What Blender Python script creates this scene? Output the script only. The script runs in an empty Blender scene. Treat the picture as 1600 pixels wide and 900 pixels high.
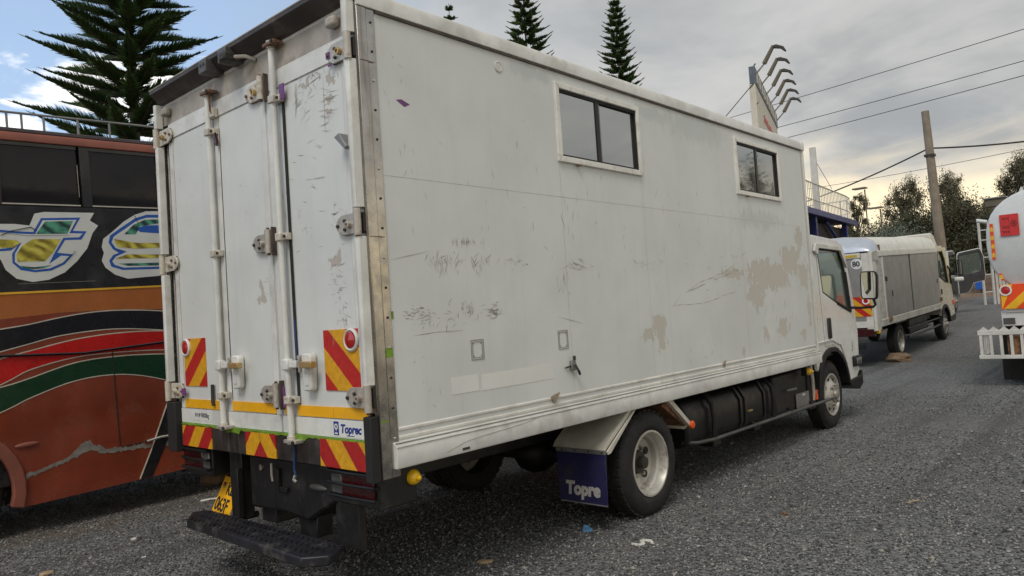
import bpy, bmesh, math, random
import numpy as np
from mathutils import Vector, Matrix, Euler

random.seed(7)
rng = np.random.default_rng(11)
scene = bpy.context.scene
col = scene.collection
R = math.radians

# ------------------------------------------------------------------ camera
CAM = Vector((-2.3574, -4.1847, 1.5893))
YAW, PITCH, ROLL, FPX = 0.7303, 0.0388, -0.0659, 1157.968
_f = Vector((math.cos(YAW) * math.cos(PITCH), math.sin(YAW) * math.cos(PITCH), math.sin(PITCH)))
_r = Vector((math.sin(YAW), -math.cos(YAW), 0))
_u = _r.cross(_f)
_r2 = _r * math.cos(ROLL) + _u * math.sin(ROLL)
_u2 = -_r * math.sin(ROLL) + _u * math.cos(ROLL)
cd = bpy.data.cameras.new('camera')
cam = bpy.data.objects.new('camera', cd)
col.objects.link(cam)
cam.matrix_world = Matrix(((_r2.x, _u2.x, -_f.x, CAM.x), (_r2.y, _u2.y, -_f.y, CAM.y), (_r2.z, _u2.z, -_f.z, CAM.z), (0, 0, 0, 1)))
cd.sensor_width = 36.0
cd.lens = FPX / 1600 * 36.0
cd.clip_start = 0.05
cd.clip_end = 3000
scene.camera = cam

# ------------------------------------------------------------------ light
SUN_AZ, SUN_EL = R(206), R(53)          # azimuth measured from +X towards +Y
sd = bpy.data.lights.new('sun', 'SUN')
sun = bpy.data.objects.new('sun', sd)
col.objects.link(sun)
sd.energy = 1.3
sd.angle = R(24)
sd.color = (1.0, 0.955, 0.89)
sdir = Vector((math.cos(SUN_EL) * math.cos(SUN_AZ), math.cos(SUN_EL) * math.sin(SUN_AZ), math.sin(SUN_EL)))
sun.rotation_euler = sdir.to_track_quat('Z', 'Y').to_euler()

scene.view_settings.view_transform = 'Standard'
scene.view_settings.look = 'None'
scene.view_settings.exposure = 0.30
scene.view_settings.gamma = 1.0
scene.view_settings.use_curve_mapping = False

world = bpy.data.worlds.new('World')
scene.world = world
world.use_nodes = True


class NT:
    """tiny helper to write node trees"""
    def __init__(self, tree):
        self.t = tree

    def n(self, typ, **kw):
        nd = self.t.nodes.new(typ)
        for k, v in kw.items():
            setattr(nd, k, v)
        return nd

    def put(self, sock, v):
        if isinstance(v, bpy.types.NodeSocket):
            self.t.links.new(v, sock)
        elif v is not None:
            if hasattr(sock.default_value, '__len__') and not hasattr(v, '__len__'):
                v = (v,) * len(sock.default_value)
            if hasattr(v, '__len__') and len(sock.default_value) == 4 and len(v) == 3:
                v = (*v, 1.0)
            sock.default_value = v

    def math(self, op, a, b=None, c=None, clamp=False):
        nd = self.n('ShaderNodeMath', operation=op, use_clamp=clamp)
        self.put(nd.inputs[0], a)
        if b is not None:
            self.put(nd.inputs[1], b)
        if c is not None:
            self.put(nd.inputs[2], c)
        return nd.outputs[0]

    def vmath(self, op, a, b=None, out=0):
        nd = self.n('ShaderNodeVectorMath', operation=op)
        self.put(nd.inputs[0], a)
        if b is not None:
            self.put(nd.inputs[1], b)
        return nd.outputs[out]

    def ramp(self, v, a, b, lo=0.0, hi=1.0, smooth=True):
        nd = self.n('ShaderNodeMapRange', interpolation_type='SMOOTHSTEP' if smooth else 'LINEAR')
        for i, x in enumerate((v, a, b, lo, hi)):
            self.put(nd.inputs[i], x)
        return nd.outputs[0]

    def mix(self, f, a, b, blend='MIX'):
        nd = self.n('ShaderNodeMix', data_type='RGBA', blend_type=blend)
        self.put(nd.inputs[0], f)
        self.put(nd.inputs[6], a)
        self.put(nd.inputs[7], b)
        return nd.outputs[2]

    def noise(self, vec, scale=5, detail=3, rough=0.55, dist=0.0, out=0):
        nd = self.n('ShaderNodeTexNoise')
        self.put(nd.inputs['Vector'], vec)
        self.put(nd.inputs['Scale'], scale)
        self.put(nd.inputs['Detail'], detail)
        self.put(nd.inputs['Roughness'], rough)
        self.put(nd.inputs['Distortion'], dist)
        return nd.outputs[out]

    def mapping(self, vec, scale=(1, 1, 1), loc=(0, 0, 0), rot=(0, 0, 0)):
        nd = self.n('ShaderNodeMapping')
        self.put(nd.inputs[0], vec)
        nd.inputs[1].default_value = loc
        nd.inputs[2].default_value = rot
        nd.inputs[3].default_value = scale
        return nd.outputs[0]

    def xyz(self, vec):
        nd = self.n('ShaderNodeSeparateXYZ')
        self.put(nd.inputs[0], vec)
        return nd.outputs

    def comb(self, x, y, z):
        nd = self.n('ShaderNodeCombineXYZ')
        for i, v in enumerate((x, y, z)):
            self.put(nd.inputs[i], v)
        return nd.outputs[0]

    def bump(self, h, strength=0.3, dist=0.01):
        nd = self.n('ShaderNodeBump')
        self.put(nd.inputs['Height'], h)
        nd.inputs['Strength'].default_value = strength
        nd.inputs['Distance'].default_value = dist
        return nd.outputs[0]


def build_world():
    w = NT(world.node_tree)
    for nd in list(world.node_tree.nodes):
        world.node_tree.nodes.remove(nd)
    out = w.n('ShaderNodeOutputWorld')
    bg = w.n('ShaderNodeBackground')
    bg.inputs[1].default_value = 0.11
    world.node_tree.links.new(bg.outputs[0], out.inputs[0])
    sky = w.n('ShaderNodeTexSky', sky_type='NISHITA')
    sky.sun_disc = False
    sky.sun_elevation = SUN_EL
    sky.sun_rotation = math.pi / 2 - SUN_AZ
    sky.altitude = 1600
    sky.air_density = 1.2
    sky.dust_density = 1.6
    sky.ozone_density = 1.0
    d = w.n('ShaderNodeTexCoord').outputs['Generated']
    x, y, z = w.xyz(d)
    zc = w.math('MAXIMUM', z, 0.0)
    k = w.math('DIVIDE', 1.0, w.math('ADD', zc, 0.16))
    p = w.comb(w.math('MULTIPLY', x, k), w.math('MULTIPLY', y, k), 0.0)
    # how far the grey deck of cloud reaches: it breaks up towards +Y (left of the photograph)
    n_big = w.noise(p, 0.9, 4, 0.55)
    left = w.math('ADD', w.math('MULTIPLY', y, 0.94), w.math('MULTIPLY', x, -0.34))
    cover = w.math('ADD', left, w.math('MULTIPLY', w.math('SUBTRACT', n_big, 0.5), 0.5))
    deck = w.ramp(cover, 0.62, 0.34)
    # broken white cumulus in the clear part
    n_cu = w.noise(w.mapping(p, (1, 1, 1), (1.3, 4.4, 0)), 2.3, 8, 0.56, 0.4)
    low = w.ramp(zc, 0.34, 0.10, 0.0, 0.09)
    cu = w.ramp(w.math('ADD', n_cu, low), 0.535, 0.605)
    cu_shade = w.ramp(w.noise(w.mapping(p, (1, 1, 1), (1.3, 4.5, 0)), 3.5, 6, 0.6), 0.35, 0.7)
    cu_col = w.mix(cu_shade, (7.8, 8.1, 8.6), (11.5, 11.2, 10.6))
    # grey deck: soft lumps, bluish thin places
    n1 = w.noise(w.mapping(p, (1.0, 1.0, 1), (1.7, 0.4, 0)), 1.6, 6, 0.55, 0.3)
    n2 = w.noise(w.mapping(p, (1, 1, 1), (9.2, 2.5, 0)), 0.8, 3, 0.5)
    deck_col = w.mix(w.ramp(n1, 0.32, 0.68), (2.9, 3.05, 3.15), (4.65, 4.62, 4.5))
    deck_col = w.mix(w.ramp(n2, 0.45, 0.72, 0.0, 0.55), deck_col, (3.7, 4.1, 4.5))
    # evening-lit cloud bank low over the horizon
    n3 = w.noise(w.mapping(d, (3.0, 3.0, 9.0), (0.6, 0.2, 0.1)), 1.6, 6, 0.55, 0.5)
    hor = w.math('ADD', w.ramp(z, 0.245, 0.045, 0.0, 1.0, False), w.math('MULTIPLY', w.math('SUBTRACT', n3, 0.5), 0.9))
    deck_col = w.mix(w.ramp(hor, 0.26, 0.74, 0.0, 0.95), deck_col, (10.0, 8.4, 5.6))
    clear = w.mix(w.ramp(zc, 0.05, 0.45, 0.62, 0.45), sky.outputs[0], (4.9, 6.5, 8.8))   # thin high veil in the clear part
    colr = w.mix(cu, clear, cu_col)
    colr = w.mix(deck, colr, deck_col)
    w.put(bg.inputs[0], colr)


build_world()


# ------------------------------------------------------------------ terrain height
def g(x):
    if x < 12:
        return 0.0
    if x < 20.33:
        return 0.003 * (x - 12) ** 2
    if x < 38:
        return 0.2083 + 0.05 * (x - 20.33)
    return 1.0918 + 0.008 * min(x - 38, 30)


# ------------------------------------------------------------------ mesh helpers
class MB:
    def __init__(self):
        self.v, self.f = [], []

    def add(self, vs, fs):
        o = len(self.v)
        self.v += [tuple(map(float, q)) for q in vs]
        self.f += [tuple(i + o for i in f) for f in fs]
        return self

    def box(self, x0, x1, y0, y1, z0, z1):
        x0, x1 = sorted((x0, x1)); y0, y1 = sorted((y0, y1)); z0, z1 = sorted((z0, z1))
        return self.add([(x0, y0, z0), (x1, y0, z0), (x1, y1, z0), (x0, y1, z0), (x0, y0, z1), (x1, y0, z1), (x1, y1, z1), (x0, y1, z1)],
                        [(0, 3, 2, 1), (4, 5, 6, 7), (0, 1, 5, 4), (1, 2, 6, 5), (2, 3, 7, 6), (3, 0, 4, 7)])

    def prism(self, poly, axis, a0, a1):
        def mk(q, a):
            return {'x': (a, q[0], q[1]), 'y': (q[0], a, q[1]), 'z': (q[0], q[1], a)}[axis]
        n = len(poly)
        vs = [mk(q, a0) for q in poly] + [mk(q, a1) for q in poly]
        fs = [tuple(range(n)), tuple(range(2 * n - 1, n - 1, -1))] + [(i, (i + 1) % n, n + (i + 1) % n, n + i) for i in range(n)]
        return self.add(vs, fs)

    def sheet(self, poly, axis, a):
        def mk(q):
            return {'x': (a, q[0], q[1]), 'y': (q[0], a, q[1]), 'z': (q[0], q[1], a)}[axis]
        return self.add([mk(q) for q in poly], [tuple(range(len(poly)))])

    def tube(self, pts, r, n=8, r1=None, cap=True):
        pts = [Vector(p) for p in pts]
        m = len(pts)
        vs = []
        prev = None
        for i, p in enumerate(pts):
            t = (pts[min(i + 1, m - 1)] - pts[max(i - 1, 0)]).normalized()
            if prev is None:
                a = t.orthogonal().normalized()
            else:
                a = (prev - t * prev.dot(t))
                a = a.normalized() if a.length > 1e-6 else t.orthogonal().normalized()
            prev = a
            b = t.cross(a)
            rr = r if r1 is None else r + (r1 - r) * i / max(m - 1, 1)
            for k in range(n):
                an = 2 * math.pi * k / n
                vs.append(p + (a * math.cos(an) + b * math.sin(an)) * rr)
        fs = [(i * n + k, i * n + (k + 1) % n, (i + 1) * n + (k + 1) % n, (i + 1) * n + k) for i in range(m - 1) for k in range(n)]
        if cap:
            fs += [tuple(range(n - 1, -1, -1)), tuple(range((m - 1) * n, m * n))]
        return self.add(vs, fs)

    def lathe(self, prof, c, axis='y', n=32, close=False, caps=(True, True)):
        """prof: (radius, offset along axis)"""
        c = Vector(c)
        vs = []
        for r, h in prof:
            for k in range(n):
                a = 2 * math.pi * k / n
                u, w = r * math.cos(a), r * math.sin(a)
                vs.append(c + Vector({'y': (u, h, w), 'x': (h, u, w), 'z': (u, w, h)}[axis]))
        m = len(prof)
        fs = [(i * n + k, i * n + (k + 1) % n, (i + 1) * n + (k + 1) % n, (i + 1) * n + k) for i in range(m - 1) for k in range(n)]
        if close:
            fs += [((m - 1) * n + k, (m - 1) * n + (k + 1) % n, (k + 1) % n, k) for k in range(n)]
        else:
            if prof[0][0] > 1e-5 and caps[0]:
                fs.append(tuple(range(n - 1, -1, -1)))
            if prof[-1][0] > 1e-5 and caps[1]:
                fs.append(tuple(range((m - 1) * n, m * n)))
        return self.add(vs, fs)

    def loft(self, secs, cap=True):
        n = len(secs[0])
        vs = [q for s in secs for q in s]
        m = len(secs)
        fs = [(i * n + k, i * n + (k + 1) % n, (i + 1) * n + (k + 1) % n, (i + 1) * n + k) for i in range(m - 1) for k in range(n)]
        if cap:
            fs += [tuple(range(n - 1, -1, -1)), tuple(range((m - 1) * n, m * n))]
        return self.add(vs, fs)

    def ball(self, c, rx, ry=None, rz=None, n=14):
        ry = ry or rx; rz = rz or rx
        vs, fs = [], []
        m = n // 2
        for i in range(m + 1):
            th = math.pi * i / m
            for k in range(n):
                a = 2 * math.pi * k / n
                vs.append((c[0] + rx * math.sin(th) * math.cos(a), c[1] + ry * math.sin(th) * math.sin(a), c[2] + rz * math.cos(th)))
        fs = [(i * n + k, (i + 1) * n + k, (i + 1) * n + (k + 1) % n, i * n + (k + 1) % n) for i in range(m) for k in range(n)]
        return self.add(vs, fs)

    def build(self, name, mat, parent=None, bev=0.0, seg=2, ang=38, loc=None, kind=None, label=None, weld=False):
        me = bpy.data.meshes.new(name)
        me.from_pydata(self.v, [], self.f)
        bm = bmesh.new()
        bm.from_mesh(me)
        if weld:
            bmesh.ops.remove_doubles(bm, verts=bm.verts, dist=1e-5)
        bmesh.ops.recalc_face_normals(bm, faces=bm.faces)
        lim = math.radians(ang)
        for e in bm.edges:
            e.smooth = len(e.link_faces) == 2 and e.calc_face_angle(0) < lim
        for f in bm.faces:
            f.smooth = True
        bm.to_mesh(me)
        bm.free()
        me.materials.append(MAT[mat] if isinstance(mat, str) else mat)
        o = bpy.data.objects.new(name, me)
        col.objects.link(o)
        if parent is not None:
            o.parent = parent
        if loc is not None:
            o.location = loc
        if bev > 0:
            b = o.modifiers.new('bevel', 'BEVEL')
            b.width = bev
            b.segments = seg
            b.limit_method = 'ANGLE'
            b.angle_limit = R(32)
        if kind:
            o['kind'] = kind
        if label:
            o['label'] = label
        return o


def B(*a):
    return MB().box(*a)


def np_mesh(name, verts, faces, mat, parent=None, smooth=False):
    """verts (N,3), faces (M,k) numpy arrays"""
    me = bpy.data.meshes.new(name)
    n, (m, k) = len(verts), faces.shape
    me.vertices.add(n)
    me.vertices.foreach_set('co', np.ascontiguousarray(verts, dtype=np.float32).ravel())
    me.loops.add(m * k)
    me.loops.foreach_set('vertex_index', np.ascontiguousarray(faces, dtype=np.int32).ravel())
    me.polygons.add(m)
    me.polygons.foreach_set('loop_start', np.arange(0, m * k, k, dtype=np.int32))
    me.polygons.foreach_set('use_smooth', np.full(m, smooth))
    me.update(calc_edges=True)
    me.materials.append(MAT[mat] if isinstance(mat, str) else mat)
    o = bpy.data.objects.new(name, me)
    col.objects.link(o)
    if parent is not None:
        o.parent = parent
    return o


def tag(o, label=None, cat=None, group=None, kind=None):
    if label: o['label'] = label
    if cat: o['category'] = cat
    if group: o['group'] = group
    if kind: o['kind'] = kind
    return o


def thing(name, label, cat, loc=(0, 0, 0), rot=(0, 0, 0), group=None):
    o = bpy.data.objects.new(name, None)
    o.empty_display_size = 0.2
    col.objects.link(o)
    o.location = loc
    o.rotation_euler = rot
    return tag(o, label, cat, group)


def copy_tree(o, parent=None):
    c = o.copy()
    col.objects.link(c)
    c.parent = parent
    for ch in o.children:
        copy_tree(ch, c)
    return c


def text_part(name, body, size, mat, parent, face, pos, shear=0.0, offset=0.0, thick=0.0012, sx=1.0, spin=0.0, space=1.0):
    """flat lettering; face 'rear' reads from -X, 'side' from -Y; pos is the lower left of the text"""
    cu = bpy.data.curves.new(name, 'FONT')
    cu.body = body
    cu.size = size
    cu.shear = shear
    cu.offset = offset
    cu.extrude = thick / 2
    cu.space_character = space
    cu.resolution_u = 4
    tmp = bpy.data.objects.new(name, cu)
    me = bpy.data.meshes.new_from_object(tmp)
    bpy.data.objects.remove(tmp)
    bpy.data.curves.remove(cu)
    ca, sa = math.cos(spin), math.sin(spin)
    for v in me.vertices:
        a, b, c = v.co.x * sx, v.co.y, v.co.z
        a, b = a * ca - b * sa, a * sa + b * ca
        if face == 'rear':
            v.co = (pos[0] - c, pos[1] - a, pos[2] + b)
        else:
            v.co = (pos[0] + a, pos[1] - c, pos[2] + b)
    me.materials.clear()
    me.materials.append(MAT[mat])
    o = bpy.data.objects.new(name, me)
    col.objects.link(o)
    o.parent = parent
    return o


# ------------------------------------------------------------------ materials
MAT = {}


def base_mat(name):
    m = bpy.data.materials.new(name)
    m.use_nodes = True
    MAT[name] = m
    t = NT(m.node_tree)
    bs = m.node_tree.nodes['Principled BSDF']
    co = t.n('ShaderNodeTexCoord').outputs['Object']
    return m, t, bs, co


def simple(name, c, rough=0.5, metal=0.0, var=0.12, vs=4.0, dirt=None, dirt_amt=0.35, dirt_scale=3.0, bump=0.0, bs_=60.0, spec=0.5, coat=0.0, streak=False, fine=0.0):
    m, t, bs, co = base_mat(name)
    n = t.noise(co, vs, 4, 0.6)
    lo = tuple(x * (1 - var) for x in c)
    hi = tuple(min(1.0, x * (1 + var)) for x in c)
    colr = t.mix(t.ramp(n, 0.3, 0.7), lo, hi)
    rg = t.ramp(t.noise(co, vs * 2.3, 4, 0.6), 0.25, 0.75, max(0.02, rough - 0.09), min(1, rough + 0.09))
    if dirt:
        q = t.mapping(co, (1, 1, 0.12)) if streak else co
        nd = t.noise(q, dirt_scale * (3 if streak else 1), 6, 0.65, 0.3)
        f = t.ramp(nd, 0.5, 0.72, 0.0, dirt_amt)
        colr = t.mix(f, colr, dirt)
        rg = t.math('ADD', rg, t.math('MULTIPLY', f, 0.3), clamp=True)
    if fine:
        nf = t.noise(co, 45, 5, 0.7)
        colr = t.mix(t.ramp(nf, 0.6, 0.7, 0.0, fine), colr, tuple(x * 0.45 for x in c))
    t.put(bs.inputs['Base Color'], colr)
    t.put(bs.inputs['Roughness'], rg)
    bs.inputs['Metallic'].default_value = metal
    bs.inputs['Specular IOR Level'].default_value = spec
    bs.inputs['Coat Weight'].default_value = coat
    if bump:
        t.put(bs.inputs['Normal'], t.bump(t.noise(co, bs_, 4, 0.6), bump, 0.004))
    return m


def worn_panel(name, c, axes, peels, peel_col=(0.40, 0.345, 0.285), stains=()):
    """white sheet with dirt, streaks and places where the film has peeled; axes are the two in-plane axes"""
    m, t, bs, co = base_mat(name)
    X = t.xyz(co)
    a, b = X[axes[0]], X[axes[1]]
    wob = t.noise(co, 9, 4, 0.6, out=1)
    wx, wy, _ = t.xyz(wob)
    aw = t.math('ADD', a, t.math('MULTIPLY', t.math('SUBTRACT', wx, 0.5), 0.16))
    bw = t.math('ADD', b, t.math('MULTIPLY', t.math('SUBTRACT', wy, 0.5), 0.16))
    n1 = t.noise(co, 1.3, 5, 0.6)
    colr = t.mix(t.ramp(n1, 0.3, 0.7), tuple(x * 0.93 for x in c), tuple(min(1, x * 1.05) for x in c))
    st = t.noise(t.mapping(co, (7, 7, 0.5)), 1.6, 6, 0.65)
    colr = t.mix(t.ramp(st, 0.5, 0.78, 0.0, 0.17), colr, tuple(x * f for x, f in zip(c, (0.66, 0.64, 0.60))))
    st2 = t.noise(co, 22, 6, 0.72)
    colr = t.mix(t.ramp(st2, 0.62, 0.74, 0.0, 0.22), colr, tuple(x * f for x, f in zip(c, (0.7, 0.66, 0.6))))

    def blob(lst, au, bu):
        tot = None
        for (ca, cb, ra, rb) in lst:
            u = t.math('DIVIDE', t.math('SUBTRACT', au, ca), ra)
            v = t.math('DIVIDE', t.math('SUBTRACT', bu, cb), rb)
            d = t.math('SUBTRACT', 1.0, t.math('SQRT', t.math('ADD', t.math('MULTIPLY', u, u), t.math('MULTIPLY', v, v))))
            tot = d if tot is None else t.math('MAXIMUM', tot, d)
        return tot
    if stains:
        s = blob(stains, aw, bw)
        s = t.math('ADD', s, t.math('MULTIPLY', t.math('SUBTRACT', t.noise(t.mapping(co, (1, 1, 0.4)), 14, 5, 0.7), 0.5), 1.6))
        colr = t.mix(t.ramp(s, 0.15, 0.7, 0.0, 0.32), colr, (0.36, 0.40, 0.41))
    rg = t.ramp(n1, 0.3, 0.7, 0.42, 0.56)
    hgt = t.math('MULTIPLY', t.noise(co, 2.2, 3, 0.5), 0.8)
    if peels:
        s = blob(peels, aw, bw)
        s = t.math('ADD', s, t.math('MULTIPLY', t.math('SUBTRACT', t.noise(t.mapping(co, (1, 1, 0.55)), 17, 7, 0.72), 0.5), 2.4))
        msk = t.ramp(s, 0.26, 0.36)
        colr = t.mix(t.math('MULTIPLY', msk, 0.78), colr, peel_col)
        edge = t.ramp(t.math('ABSOLUTE', t.math('SUBTRACT', s, 0.30)), 0.0, 0.05, 0.4, 0.0)
        colr = t.mix(edge, colr, tuple(x * 0.55 for x in peel_col))
        rg = t.math('ADD', rg, t.math('MULTIPLY', msk, 0.3))
        hgt = t.math('SUBTRACT', hgt, t.math('MULTIPLY', msk, 0.12))
    t.put(bs.inputs['Base Color'], colr)
    t.put(bs.inputs['Roughness'], rg)
    t.put(bs.inputs['Normal'], t.bump(hgt, 0.25, 0.012))
    return m


def chevron_mat(name, red, yel, period, slope, mirror=False, phase=0.0):
    """diagonal warning stripes in the local y/z of a plate"""
    m, t, bs, co = base_mat(name)
    X = t.xyz(co)
    y = t.math('ABSOLUTE', X[1]) if mirror else X[1]
    q = t.math('ADD', t.math('ADD', y, t.math('MULTIPLY', X[2], slope)), phase + 40 * period)
    fr = t.math('FRACT', t.math('DIVIDE', q, period))
    msk = t.ramp(fr, 0.495, 0.505)
    cell = t.math('ADD', t.ramp(t.noise(co, 30, 5, 0.7), 0.35, 0.7, 0.8, 1.05), t.math('MULTIPLY', t.math('SINE', t.math('MULTIPLY', X[2], 700)), 0.04))
    c = t.mix(msk, red, yel)
    c = t.mix(1.0, c, t.comb(cell, cell, cell), 'MULTIPLY')
    c = t.mix(t.ramp(t.noise(t.mapping(co, (1, 1, 0.3)), 12, 6, 0.7), 0.56, 0.75, 0, 0.5), c, (0.35, 0.27, 0.16))
    t.put(bs.inputs['Base Color'], c)
    bs.inputs['Roughness'].default_value = 0.42
    return m


WHITE = (0.66, 0.685, 0.67)
worn_panel('side_sheet', WHITE, (0, 2),
           [(4.84, 1.85, .50, .20), (5.62, 2.0, .36, .22), (4.68, 1.63, .28, .17), (5.20, 1.82, .46, .19), (5.95, 1.84, .20, .20), (4.2, 1.86, .30, .07),
            (2.82, 1.45, .15, .12), (2.63, 1.38, .10, .09), (2.84, 1.31, .09, .12), (4.85, 1.24, .10, .12), (5.30, 1.28, .20, .13),
            (6.05, 1.42, .07, .26), (5.9, 2.25, .14, .16), (5.85, 1.2, .1, .08), (4.3, 1.12, .07, .06)],
           peel_col=(0.53, 0.485, 0.425),
           stains=[(3.72, 3.14, .9, .2), (2.95, 3.16, .5, .1), (1.42, 3.2, .4, .09), (4.9, 2.4, .9, .16), (5.0, 3.0, .3, .3)])
worn_panel('door_sheet', (0.67, 0.685, 0.66), (1, 2),
           [(-.85, 2.94, .06, .03), (-.835, 2.85, .045, .035), (-.83, 2.775, .045, .03), (-.62, 2.98, .07, .03), (-.51, 2.93, .025, .08),
            (-.83, 3.06, .09, .04), (-.03, 1.79, .06, .06), (-.80, 1.97, .07, .05), (-.03, 1.86, .04, .06)], peel_col=(0.42, 0.36, 0.30))
simple('white_trim', (0.68, 0.68, 0.645), 0.42, dirt=(0.33, 0.29, 0.24), dirt_amt=0.4, fine=0.25)
simple('skirt_white', (0.66, 0.665, 0.64), 0.42, dirt=(0.36, 0.32, 0.27), dirt_amt=0.45, dirt_scale=5, fine=0.35)
simple('rub_rail', (0.63, 0.62, 0.58), 0.5, dirt=(0.36, 0.30, 0.24), dirt_amt=0.45, dirt_scale=6, fine=0.3)
simple('stainless', (0.42, 0.40, 0.37), 0.27, 0.97, var=0.15, vs=7, dirt=(0.17, 0.145, 0.125), dirt_amt=0.5, streak=True)
simple('alu', (0.62, 0.59, 0.53), 0.36, 0.85, var=0.12, dirt=(0.28, 0.22, 0.16), dirt_amt=0.5, dirt_scale=8)
simple('window_frame', (0.74, 0.73, 0.69), 0.40, 0.15, var=0.1, dirt=(0.30, 0.25, 0.2), dirt_amt=0.4, dirt_scale=10)
simple('hinge_metal', (0.50, 0.465, 0.41), 0.45, 0.45, var=0.15, vs=12, dirt=(0.16, 0.09, 0.05), dirt_amt=0.7, dirt_scale=12)
simple('hinge_cream', (0.58, 0.54, 0.46), 0.5, 0.1, var=0.15, vs=12, dirt=(0.20, 0.11, 0.06), dirt_amt=0.7, dirt_scale=12)
simple('bolt_rust', (0.20, 0.12, 0.08), 0.7, 0.4, var=0.4, vs=40)
simple('bolt_dark', (0.06, 0.055, 0.05), 0.6, 0.5)
simple('header_dirty', (0.40, 0.36, 0.31), 0.6, var=0.2, dirt=(0.20, 0.15, 0.11), dirt_amt=0.7, dirt_scale=5)
simple('visor_brown', (0.055, 0.045, 0.042), 0.55, var=0.25, dirt=(0.25, 0.20, 0.16), dirt_amt=0.5)
simple('black_metal', (0.0085, 0.0085, 0.009), 0.5, 0.0, var=0.35, dirt=(0.055, 0.046, 0.038), dirt_amt=0.55, dirt_scale=5, bump=0.2)
simple('sill_metal', (0.085, 0.08, 0.075), 0.38, 0.7, var=0.35, vs=6, dirt=(0.26, 0.25, 0.23), dirt_amt=0.45, dirt_scale=8, streak=True)
simple('black_rubber', (0.014, 0.014, 0.014), 0.75, bump=0.3)
simple('tyre', (0.0125, 0.012, 0.012), 0.8, var=0.25, vs=8, dirt=(0.045, 0.04, 0.035), dirt_amt=0.5, dirt_scale=4, bump=0.3, bs_=120)
simple('steel_rim', (0.52, 0.50, 0.455), 0.42, 0.35, var=0.15, dirt=(0.12, 0.085, 0.06), dirt_amt=0.65, dirt_scale=7)
simple('hub_steel', (0.34, 0.32, 0.29), 0.5, 0.5, var=0.25, vs=20, dirt=(0.10, 0.07, 0.05), dirt_amt=0.7, dirt_scale=12)
simple('orange_tape', (0.86, 0.43, 0.01), 0.42, var=0.06, dirt=(0.45, 0.24, 0.04), dirt_amt=0.35, dirt_scale=9)
simple('lime', (0.16, 0.29, 0.02), 0.6, var=0.25, vs=14, dirt=(0.10, 0.15, 0.02), dirt_amt=0.4, bump=0.5)
simple('logo_blue', (0.012, 0.035, 0.24), 0.45)
simple('logo_white', (0.72, 0.72, 0.70), 0.5)
simple('strap_brown', (0.085, 0.062, 0.055), 0.6, 0.3, var=0.3, vs=12)
simple('bracket_grey', (0.10, 0.095, 0.09), 0.5, 0.4, var=0.3)
simple('ink_black', (0.02, 0.02, 0.02), 0.6)
simple('scratch', (0.33, 0.31, 0.285), 0.7, var=0.4, vs=20)
simple('scratch_light', (0.46, 0.43, 0.38), 0.7, var=0.25, vs=20)
simple('scrap_beige', (0.34, 0.26, 0.19), 0.8, var=0.2, vs=20)
simple('outline_mark', (0.24, 0.235, 0.225), 0.6)
simple('pale_patch', (0.74, 0.74, 0.71), 0.55, var=0.04)
simple('purple_tape', (0.17, 0.05, 0.20), 0.5)
simple('blue_paint', (0.012, 0.035, 0.12), 0.5)
simple('red_lens', (0.42, 0.012, 0.012), 0.22, coat=0.6, spec=0.6)
simple('dark_red_lens', (0.045, 0.004, 0.005), 0.25, coat=0.5)
simple('amber_lens', (0.85, 0.50, 0.005), 0.22, coat=0.6)
simple('orange_lens', (0.75, 0.10, 0.012), 0.25, coat=0.5)
simple('clear_lens', (0.09, 0.09, 0.09), 0.2, coat=0.5)
simple('brass', (0.50, 0.36, 0.16), 0.4, 0.6, dirt=(0.2, 0.12, 0.06))
simple('flap_blue', (0.016, 0.016, 0.075), 0.5, var=0.2, dirt=(0.075, 0.062, 0.055), dirt_amt=0.55, dirt_scale=4, fine=0.3)
simple('flap_print', (0.46, 0.45, 0.44), 0.6, var=0.15, fine=0.6)
simple('mud_white', (0.60, 0.575, 0.50), 0.5, dirt=(0.30, 0.24, 0.17), dirt_amt=0.5)
simple('plate_yellow', (0.90, 0.46, 0.012), 0.4, var=0.05)
simple('step_plate', (0.024, 0.024, 0.030), 0.45, 0.3, var=0.3, dirt=(0.16, 0.145, 0.13), dirt_amt=0.75, dirt_scale=6, fine=0.3)
simple('cab_white', (0.70, 0.71, 0.685), 0.28, var=0.04, vs=1.2, coat=0.25, dirt=(0.5, 0.48, 0.44), dirt_amt=0.2)
simple('black_plastic', (0.0115, 0.0115, 0.012), 0.42, var=0.2, dirt=(0.03, 0.028, 0.026), dirt_amt=0.3, spec=0.3)
simple('grey_plate', (0.25, 0.25, 0.245), 0.5, 0.4, dirt=(0.1, 0.08, 0.07))
simple('rust', (0.20, 0.10, 0.05), 0.85, var=0.4, vs=14, bump=0.4)
simple('cab_inside', (0.05, 0.05, 0.05), 0.7)
simple('seat_grey', (0.14, 0.14, 0.14), 0.8)
CH_RED, CH_YEL = (0.52, 0.02, 0.016), (0.76, 0.38, 0.015)
chevron_mat('chevron_left', CH_RED, CH_YEL, 0.31, 1.15, phase=0.078)
chevron_mat('chevron_right', CH_RED, CH_YEL, 0.31, -1.15, phase=0.078)
chevron_mat('chevron_low_left', (0.44, 0.018, 0.018), CH_YEL, 0.29, 0.85, phase=0.215)
chevron_mat('chevron_low_right', (0.44, 0.018, 0.018), CH_YEL, 0.29, -0.85, phase=0.202)
chevron_mat('chevron_mid', (0.44, 0.018, 0.018), CH_YEL, 0.29, 0.85, True, phase=0.125)


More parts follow.
